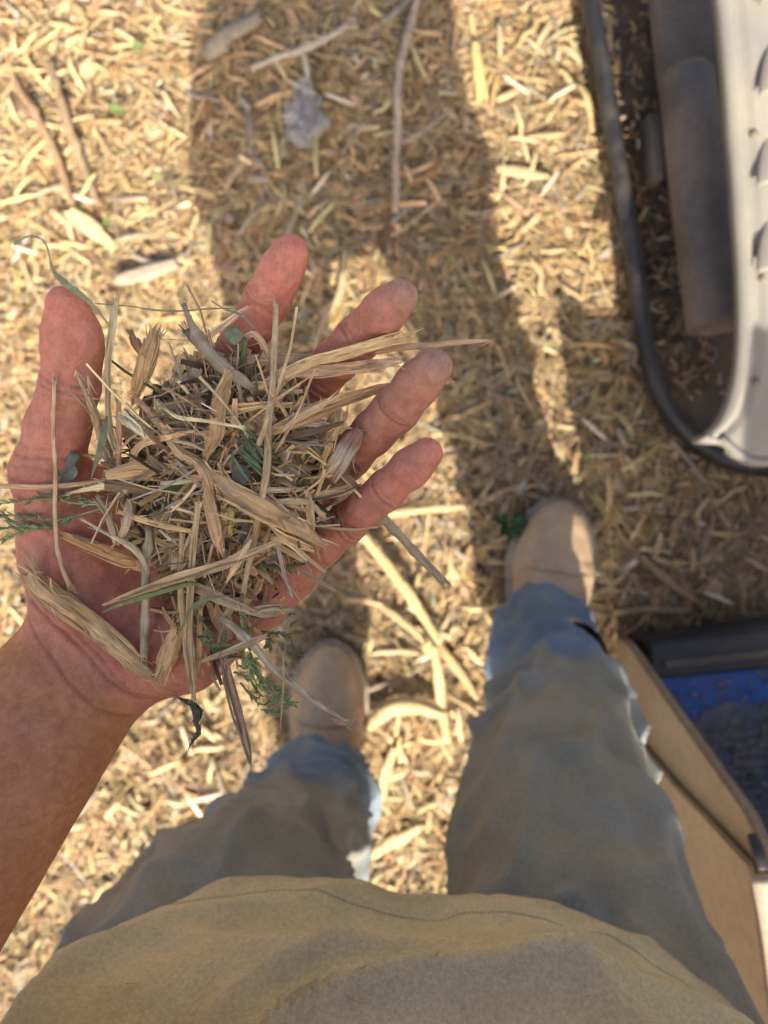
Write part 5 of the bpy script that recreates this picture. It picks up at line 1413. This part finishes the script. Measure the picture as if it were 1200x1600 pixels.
# the tangle nobody could count
def tangle():
    rng = np.random.default_rng(55)
    parts = []
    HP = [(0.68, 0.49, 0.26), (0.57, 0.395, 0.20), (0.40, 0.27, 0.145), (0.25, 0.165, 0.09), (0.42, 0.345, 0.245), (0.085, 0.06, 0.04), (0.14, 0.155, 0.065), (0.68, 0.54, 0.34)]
    def lay(N, ln, wd, th, zlo, zhi, wts, R, curl, tilt, sx=120, sy=150, cx=350, cy=740):
        a = rng.uniform(0, 2 * np.pi, N); r = np.sqrt(rng.uniform(0, 1, N)) * 1.12
        px = cx + sx * r * np.cos(a) + 0.15 * (rng.normal(0, 20, N)); py = cy + sy * r * np.sin(a)
        # keep to the palm: pull in along the thumb gap
        up = rng.uniform(zlo, zhi, N)
        pos = np.array([at(x, y, hd(x, y) - u * 0.001) for x, y, u in zip(px, py, up)])
        L = np.clip(rng.lognormal(math.log(ln), 0.45, N), ln * .3, ln * 2.6); W = np.clip(rng.lognormal(math.log(wd), 0.5, N), wd * .25, wd * 3); T = np.clip(rng.lognormal(math.log(th), 0.4, N), th * .4, th * 2)
        edge = np.clip(1.25 - r * 0.55, 0.4, 1); L = L * edge
        parts.append(random_strands(N, pos, L, W, T, pick_tint(N, HP, wts, rng, 0.2), R, curl, tilt, rng, taper=0.7, roll_sd=0.8))
    lay(420, 0.020, 0.0040, 0.0016, -18, -6, [.6, 1, 2, 4, 1, 5, 1, .1], 5, 0.3, 0.35)  # deepest layer tinted mostly dark, the shade of the gaps put into its colour
    lay(380, 0.024, 0.0030, 0.0011, -9, 0, [3, 4, 4, 3, 3, 1.2, 1, .8], 6, 0.35, 0.3)
    lay(420, 0.026, 0.0014, 0.0007, -7, 2, [4, 4, 3, 2, 3, .8, .8, 1.5], 7, 0.45, 0.3)
    lay(480, 0.024, 0.0005, 0.0004, -5, 4, [4, 4, 3, 2, 3, .6, .6, 2], 8, 0.8, 0.35)
    lay(90, 0.022, 0.0042, 0.0010, -4, 2, [4, 4, 3, 2, 2, .4, .4, 1], 6, 0.25, 0.3)
    lay(60, 0.020, 0.0016, 0.0008, -4, 3, [4, 4, 3, 2, 3, .8, 1.8, 1.5], 6, 0.4, 0.3, 60, 70, 330, 970)
    lay(230, 0.042, 0.0009, 0.0007, -4, 5, [4, 4, 3, 2, 3, .6, .6, 2], 8, 0.32, 0.28)
    lay(70, 0.034, 0.0024, 0.0010, -6, 1, [4, 4, 3, 2, 2, .6, .2, 1.2], 6, 0.16, 0.25)
    N = 520
    a = rng.uniform(0, 6.28, N); r = 0.75 + 0.55 * rng.beta(1.2, 2.2, N)
    px, py = 350 + 130 * r * np.cos(a), 760 + 190 * r * np.sin(a)
    pos = []
    for x, y in zip(px, py):
        q = at(x, y, .315); z = skin_z(q[0], q[1])
        if z > .9: q = at(x, y, H - z)
        pos.append(q if z > .9 else None)
    pos = np.array([q + np.array([0, 0, .0004]) for q in pos if q is not None]); N = len(pos)
    parts.append(random_strands(N, pos, np.clip(rng.lognormal(math.log(.0018), .6, N), .0006, .008), np.clip(rng.lognormal(math.log(.0007), .4, N), .0003, .002), np.full(N, .0005), pick_tint(N, HP, [2, 2, 3, 3, 2, 4, .5, 1], rng), 3, .3, .15, rng))
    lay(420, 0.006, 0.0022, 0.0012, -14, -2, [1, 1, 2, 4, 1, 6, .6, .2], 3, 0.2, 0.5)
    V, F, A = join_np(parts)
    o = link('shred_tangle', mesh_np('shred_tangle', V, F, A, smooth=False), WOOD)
    tag(o, 'tangle of fine shredded bark and fibres heaped on the palm', 'mulch', kind='stuff')
tangle()

# bits of straw caught on the shirt
def on_shirt(px, py):
    d = 0.50
    best = None
    q = P_sh.reshape(-1, 3)
    dep = H - q[:, 2]; ok = dep > 0.1
    X = 600 + q[ok, 0] / dep[ok] * FPX; Y = 800 - q[ok, 1] / dep[ok] * FPX
    e = (X - px) ** 2 + (Y - py) ** 2 + np.where(q[ok, 1] > -.33, 0, 1e9)
    k = np.argmin(e)
    return q[ok][k] + np.array([0, 0.0025, 0.001])
for lab, pts, w in (('tiny dark straw on the shirt front right of centre', [(548, 1560), (556, 1563), (563, 1560)], .0011), ('short straw lying near the left edge of the shirt front', [(196, 1552), (206, 1546), (214, 1543)], .0008), ('thin forked straw caught on the shirt front at the bottom', [(300, 1596), (306, 1578), (320, 1560), (334, 1538)], .0007), ('tiny pale straw on the right of the shirt front', [(664, 1506), (672, 1503), (684, 1501)], .0009)):
    p3 = [on_shirt(x, y) for x, y in pts]
    put('straw_bit', piece_arrays(p3, np.full(len(p3), w), 0.7, (.58, .43, .22), Q=6, seed=int(w * 1e6)), WOOD, lab, 'straw')

# ------------------------------------------------------------------ machine parts at the right edge
def box_bm(bm, c, s, R=None):
    m = Matrix.Translation(Vector(c)) @ (R.to_4x4() if R is not None else Matrix.Identity(4)) @ Matrix.Diagonal((s[0], s[1], s[2], 1))
    return bmesh.ops.create_cube(bm, size=1.0, matrix=m)

def prism(name, poly, z0, z1, mat, parent, bev=0.004):
    """upright prism over a plan outline (counter-clockwise), edges rounded; z0, z1 numbers or per-corner lists"""
    bm = bmesh.new()
    n_ = len(poly)
    z0 = [z0] * n_ if np.isscalar(z0) else z0; z1 = [z1] * n_ if np.isscalar(z1) else z1
    lo = [bm.verts.new((x, y, z)) for (x, y), z in zip(poly, z0)]; hi = [bm.verts.new((x, y, z)) for (x, y), z in zip(poly, z1)]
    bm.faces.new(hi); bm.faces.new(lo[::-1])
    for i in range(n_):
        j = (i + 1) % n_
        bm.faces.new((lo[i], lo[j], hi[j], hi[i]))
    if bev: bmesh.ops.bevel(bm, geom=list(bm.edges), offset=bev, segments=3, affect='EDGES', clamp_overlap=True)
    bmesh.ops.recalc_face_normals(bm, faces=bm.faces)
    me = bpy.data.meshes.new(name); bm.to_mesh(me); bm.free()
    for p in me.polygons: p.use_smooth = False
    return link(name, me, mat, parent)

def sweep(name, pts, prof, mat, parent, n=80, up=(0, 0, 1), smooth=True):
    """closed profile (K,2) carried along pts"""
    C = spline(np.array(pts, float), n)
    T_ = norm(np.gradient(C, axis=0)); S_ = norm(np.cross(T_, np.array(up, float))); U_ = np.cross(S_, T_)
    pr = np.array(prof, float)
    P = C[:, None, :] + pr[None, :, 0, None] * S_[:, None, :] + pr[None, :, 1, None] * U_[:, None, :]
    c0 = P[0].mean(0, keepdims=True); c1 = P[-1].mean(0, keepdims=True)
    P = np.concatenate([np.repeat(c0[None], 1, 0).repeat(len(pr), 1), P, np.repeat(c1[None], 1, 0).repeat(len(pr), 1)], 0)
    V, F = loft(P)
    return link(name, mesh_np(name, V, F, None, smooth), mat, parent)

def wp(px, py, z):
    p = at(px, py, H - z); return (p[0], p[1], z)

mach = empty('machine', (0.55, 0.4, 0.0))
tag(mach, 'dusty beige louvred machine cover over a black rubber-lipped tray', 'machine')
lip = [wp(905, -80, .07), wp(922, 0, .07), wp(945, 130, .07), wp(968, 270, .07), (wp(990, 400, .07)), wp(1006, 520, .07), wp(1022, 595, .07), wp(1052, 655, .068), wp(1098, 700, .066), wp(1150, 725, .064), wp(1230, 735, .064)]
th = np.arange(16) / 16 * 2 * np.pi
sweep('rubber_lip', lip, np.stack([np.cos(th) * .0135, np.sin(th) * .020], 1), RUBBER, mach, 120)
# tray floor: sheet inside the lip
lp = spline(np.array(lip), 60)
tray = []
for u in np.linspace(0, 1, 14):
    tray.append([(p[0] * (1 - u) + 0.95 * u, p[1], .052 - .018 * math.sin(u * math.pi * .5)) for p in lp])
V, F = loft(np.array(tray), closed=False)
tr = link('tray', mesh_np('tray', V, F), TRAYM, mach)
m = tr.modifiers.new('sheet', 'SOLIDIFY'); m.thickness = 0.006; m.offset = -1
# brown dusty plate and a channel rail
prism('plate', [wp(1012, -80, .13)[:2], wp(1115, -80, .13)[:2], wp(1128, 128, .13)[:2], wp(1036, 132, .13)[:2]][::-1], .105, .135, PLATE, mach, .004)
prism('bracket', [wp(1012, 175, .1)[:2], wp(1034, 175, .1)[:2], wp(1040, 280, .1)[:2], wp(1020, 276, .1)[:2]][::-1], .05, .10, PIPE, mach, .004)
# pipe with an open end
def pipe_part():
    a = np.array(wp(1072, 118, .16)); b = np.array(wp(1124, 512, .17))
    d = norm(b - a); s_ = norm(np.cross(d, [0, 0, 1.0])); u_ = np.cross(s_, d)
    S = 48; t2 = np.arange(S) / S * 2 * np.pi
    ring = np.cos(t2)[:, None] * s_ + np.sin(t2)[:, None] * u_
    L = np.linalg.norm(b - a)
    rows = [(-.01, .0), (-.01, .030), (0.004, .040), (L * .3, .043), (L * .6, .045), (L - .012, .046), (L - .003, .0475), (L, .0465), (L, .041), (L - .05, .040), (L - .05, .0)]
    P = np.array([a + d * t_ + ring * max(r_, .0005) for t_, r_ in rows])
    V, F = loft(P); link('pipe', mesh_np('pipe', V, F), PIPE, mach)
pipe_part()
# cover: vertical-edged shell with a turned rim, louvres on top
ZC = [.44, .435, .425, .415, .405, .395, .385, .375, .365]
edge = [wp(x, y, z) for (x, y), z in zip([(1112, -120), (1126, 0), (1140, 160), (1151, 300), (1159, 430), (1160, 520), (1152, 590), (1130, 650), (1098, 686)], ZC)]
E = spline(np.array(edge), 70)
E2 = spline(np.array([wp(x, y, z) for (x, y), z in zip([(1112, -120), (1126, 0), (1140, 160), (1151, 300), (1160, 430), (1164, 520), (1160, 610), (1150, 690), (1143, 722)], ZC)]), 70)
rows = []
for off, dz in ((.004, -.030), (0.002, -.022), (.000, -.010), (0.003, -.004), (.009, .0), (.013, .001), (.016, -.003), (.019, -.003), (.023, .004)):
    rows.append(E + np.array([off, 0, dz]))
for u in np.linspace(0.03, 1, 12):
    r_ = (E + np.array([.023, 0, .004])) * (1 - u) + np.stack([np.full(70, .58), E2[:, 1] * 1.0, E2[:, 2] + .03], 1) * u
    wy = min(1.0, u * 6); r_[:, 1] = E[:, 1] * (1 - wy) + E2[:, 1] * wy
    r_[:, 2] += 0.010 * math.sin(u * math.pi)
    rows.append(r_)
for u in np.linspace(0.1, 1, 5):
    rows.append(np.stack([np.full(70, .58 + .45 * u), E2[:, 1], E2[:, 2] + .03 + .02 * u], 1))
V, F = loft(np.array(rows), closed=False)
V = V + 0.0012 * fbm(V * 18, 3, 2)[:, None] * np.array([0.3, 0.3, 1])
cover = link('cover', mesh_np('cover', V, F), PANEL, mach)
m = cover.modifiers.new('sheet', 'SOLIDIFY'); m.thickness = 0.004; m.offset = -1
fl = [rows[k][-1] for k in range(4, len(rows), 1)]
sweep('cover_end', fl, [(-.005, -.030), (.003, -.030), (.006, -.006), (.003, .004), (-.003, .003), (-.007, -.003)], PANEL, mach, 60)
def louvre(x, y, z, s=1.0):
    """pressed hood with its mouth towards the near end"""
    nu, nv = 16, 14
    P = np.zeros((nv, nu, 3))
    for i, v_ in enumerate(np.linspace(0, 1, nv)):
        for j, a in enumerate(np.linspace(0, math.pi, nu)):
            w = .030 * s * (1 - v_ ** 2 * .85) ** .5
            h_ = .014 * s * (1 - v_ ** 1.6)
            P[i, j] = (x - w * math.cos(a), y + v_ * .075 * s, z + h_ * math.sin(a))
    V, F = loft(P, closed=False)
    o = link('louvre', mesh_np('louvre', V, F[:, ::-1]), PANEL, mach)
    mm = o.modifiers.new('sheet', 'SOLIDIFY'); mm.thickness = 0.002
    V2 = np.array([(x - .028 * s * math.cos(a), y + .004, z + .001 + .0125 * s * math.sin(a)) for a in np.linspace(0, math.pi, nu)] + [(x, y + .02, z + .001)])
    F2 = np.array([(j, j + 1, nu, nu) for j in range(nu - 1)])[:, :3]
    link('louvre_slot', mesh_np('louvre_slot', V2, F2), RUBBER, o)
def cover_z(x, y):
    d = (cover.data.vertices)
    q = V_cov
    k = np.argmin((q[:, 0] - x) ** 2 + (q[:, 1] - y) ** 2)
    return q[k, 2]
V_cov = V
for py in (-115, 18, 152, 284, 416):
    p = wp(1207 + (py - 18) * 0.05, py, .44)
    louvre(p[0] + .006, p[1], cover_z(p[0] + .006, p[1]) + .0005, .85)
for k_ in (8, 27, 46, 60):
    c_ = rows[4][k_]
    t2 = np.arange(12) / 12 * 2 * np.pi
    V_, F_ = loft(np.array([[(c_[0] + .016 + r_ * math.cos(a), c_[1] + r_ * math.sin(a), c_[2] + z_) for a in t2] for r_, z_ in ((.0055, -.004), (.0055, .0035), (.0045, .005), (.0003, .0052))]))
    link('rivet', mesh_np('rivet', V_, F_), PLATE, mach)
# mulch caught in the tray
def tray_bits():
    rng = np.random.default_rng(91); N = 520
    k = rng.integers(0, 44, N); u = rng.uniform(0.01, 0.2, N)
    pos = np.stack([lp[k, 0] * (1 - u) + .95 * u + .012, lp[k, 1] + rng.normal(0, .01, N), .058 - .018 * np.sin(u * 1.57) + rng.uniform(0, .018, N)], 1)
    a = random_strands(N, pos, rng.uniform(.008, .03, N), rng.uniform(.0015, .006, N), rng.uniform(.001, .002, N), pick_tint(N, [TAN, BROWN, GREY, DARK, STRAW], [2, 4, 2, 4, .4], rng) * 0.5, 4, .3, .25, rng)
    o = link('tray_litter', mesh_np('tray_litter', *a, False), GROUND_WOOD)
    tag(o, 'brown mulch litter fallen into the black tray', 'mulch', kind='stuff')
tray_bits()

# machine footwell: leaning tan side wall, blue ribbed floor, body behind
cab = empty('machine_footwell', (0.6, -0.5, 0.0))
tag(cab, 'tan machine side with worn blue ribbed footwell floor beside the right leg', 'machine')
def wall():
    # outline of the side wall in (y, z), outer face leaning towards the leg as it rises
    out = [(-.205, .0), (-.203, .09), (-.212, .135), (-.240, .245), (-.275, .40), (-.302, .52), (-.322, .552), (-.36, .562), (-.53, .566), (-.53, .0)]
    def x_o(z): return .386 - .036 * (z / .56) ** 1.0
    n_ = len(out); bm = bmesh.new()
    a = [bm.verts.new((x_o(z) + .12 * (-.2 - y), y, z)) for y, z in out]; b = [bm.verts.new((x_o(z) + .014 + .12 * (-.2 - y), y, z)) for y, z in out]
    bm.faces.new(a); bm.faces.new(b[::-1])
    for k in range(n_):
        bm.faces.new((a[k], b[k], b[(k + 1) % n_], a[(k + 1) % n_]))
    bmesh.ops.recalc_face_normals(bm, faces=bm.faces)
    bmesh.ops.bevel(bm, geom=list(bm.edges), offset=.004, segments=3, affect='EDGES', clamp_overlap=True)
    me = bpy.data.meshes.new('side_wall'); bm.to_mesh(me); bm.free()
    link('side_wall', me, TANP, cab)
    # second skin panel lapped on the wall
    bm = bmesh.new()
    o2 = [(-.345, .02), (-.352, .30), (-.346, .545), (-.51, .552), (-.51, .02)]
    a = [bm.verts.new((x_o(z) - .010 + .12 * (-.2 - y), y, z)) for y, z in o2]; b = [bm.verts.new((x_o(z) - .002 + .12 * (-.2 - y), y, z)) for y, z in o2]
    bm.faces.new(a); bm.faces.new(b[::-1])
    for k in range(5):
        bm.faces.new((a[k], b[k], b[(k + 1) % 5], a[(k + 1) % 5]))
    bmesh.ops.recalc_face_normals(bm, faces=bm.faces)
    bmesh.ops.bevel(bm, geom=list(bm.edges), offset=.003, segments=2, affect='EDGES', clamp_overlap=True)
    me = bpy.data.meshes.new('side_panel'); bm.to_mesh(me); bm.free()
    link('side_panel', me, TANP, cab)
wall()
sweep('cap_rail', [(.376, -.345, .566), (.383, -.40, .574), (.395, -.50, .576), (.400, -.54, .576)], [(-.016, -.006), (.024, -.006), (.027, .003), (.018, .010), (-.010, .010), (-.018, .003)], CREAM, cab, 30)
put('rubber_stop', piece_arrays([(.356, -.312, .556), (.357, -.325, .568), (.358, -.337, .574)], [.010, .012, .010], 0.8, (.03, .03, .03), Q=12, seed=3, rough=.05, ragged=.1), RUBBER, parent=cab)
A_ = np.array([.402, -.200]); B_ = np.array([.438, -.500]); C_ = np.array([1.05, -.500]); D_ = np.array([1.05, -.120])
prism('floor', [tuple(A_ - np.array([.0, .0])), tuple(B_), tuple(C_), tuple(D_)], 0.03, .125, RUBBER, cab, .004)
def lerp2(u, v):
    q = (A_ * (1 - u) + D_ * u) * (1 - v) + (B_ * (1 - u) + C_ * u) * v
    return (q[0], q[1])
def deck_piece(name, u0, v0, u1, v1, h0, h1, mat, bev=.002):
    return prism(name, [lerp2(u0, v0), lerp2(u0, v1), lerp2(u1, v1), lerp2(u1, v0)], .125 + h0, .125 + h1, mat, cab, bev)
deck_piece('edge_mat', .004, .01, .98, .175, .0015, .006, RUBBER)
deck_piece('edge_strip', .03, .095, .98, .130, .007, .010, PLATE, .001)
deck_piece('blue_floor', .004, .185, .98, .985, .0015, .006, BLUE)
rngd = np.random.default_rng(12)
pad = [(.085, .44), (.10, .36), (.16, .335), (.24, .36), (.33, .325), (.45, .34), (.6, .33), (.8, .34), (.96, .335), (.96, .95)] + [(.95 - k_ * .084, .96) for k_ in range(1, 10)] + [(.135, .93), (.125, .83), (.14, .75), (.115, .66), (.125, .57), (.095, .50)]
prism('dirt_pad', [lerp2(u_ + rngd.normal(0, .006), v_ + rngd.normal(0, .01)) for u_, v_ in pad][::-1], .1315, .1335, DECK, cab, 0)
for i in range(11):
    v0 = .42 + i * .047
    deck_piece('floor_rib', .135 + rngd.uniform(0, .03), v0, .95, v0 + .022, .0095, .0122, DECK, .001)
def floor_litter():
    rng = np.random.default_rng(19); N = 340
    uv = np.stack([rng.uniform(.03, .5, N) ** 1.0, rng.beta(2, 2, N) * .8 + .12], 1)
    pos = np.array([(*lerp2(u_, v_), .138 + rng.uniform(0, .003)) for u_, v_ in uv])
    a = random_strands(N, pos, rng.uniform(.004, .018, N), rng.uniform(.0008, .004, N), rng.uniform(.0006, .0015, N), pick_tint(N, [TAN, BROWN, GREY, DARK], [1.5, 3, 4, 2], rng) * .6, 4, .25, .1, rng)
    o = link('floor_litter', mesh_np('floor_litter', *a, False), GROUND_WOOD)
    tag(o, 'dusty wood crumbs scattered over the blue footwell floor', 'mulch', kind='stuff')
floor_litter()
prism('body_block', [(.396, -.545), (.396, -1.3), (1.4, -1.3), (1.4, -.545)], .0, [.73, .73, .73, .73], TANP, cab, .006)
prism('unseen_tall_block', [(.50, -.56), (.50, -1.25), (1.35, -1.25), (1.35, -.56)], .732, 1.07, RUBBER, cab, .02)  # unseen taller block, added to cast shade over the tray
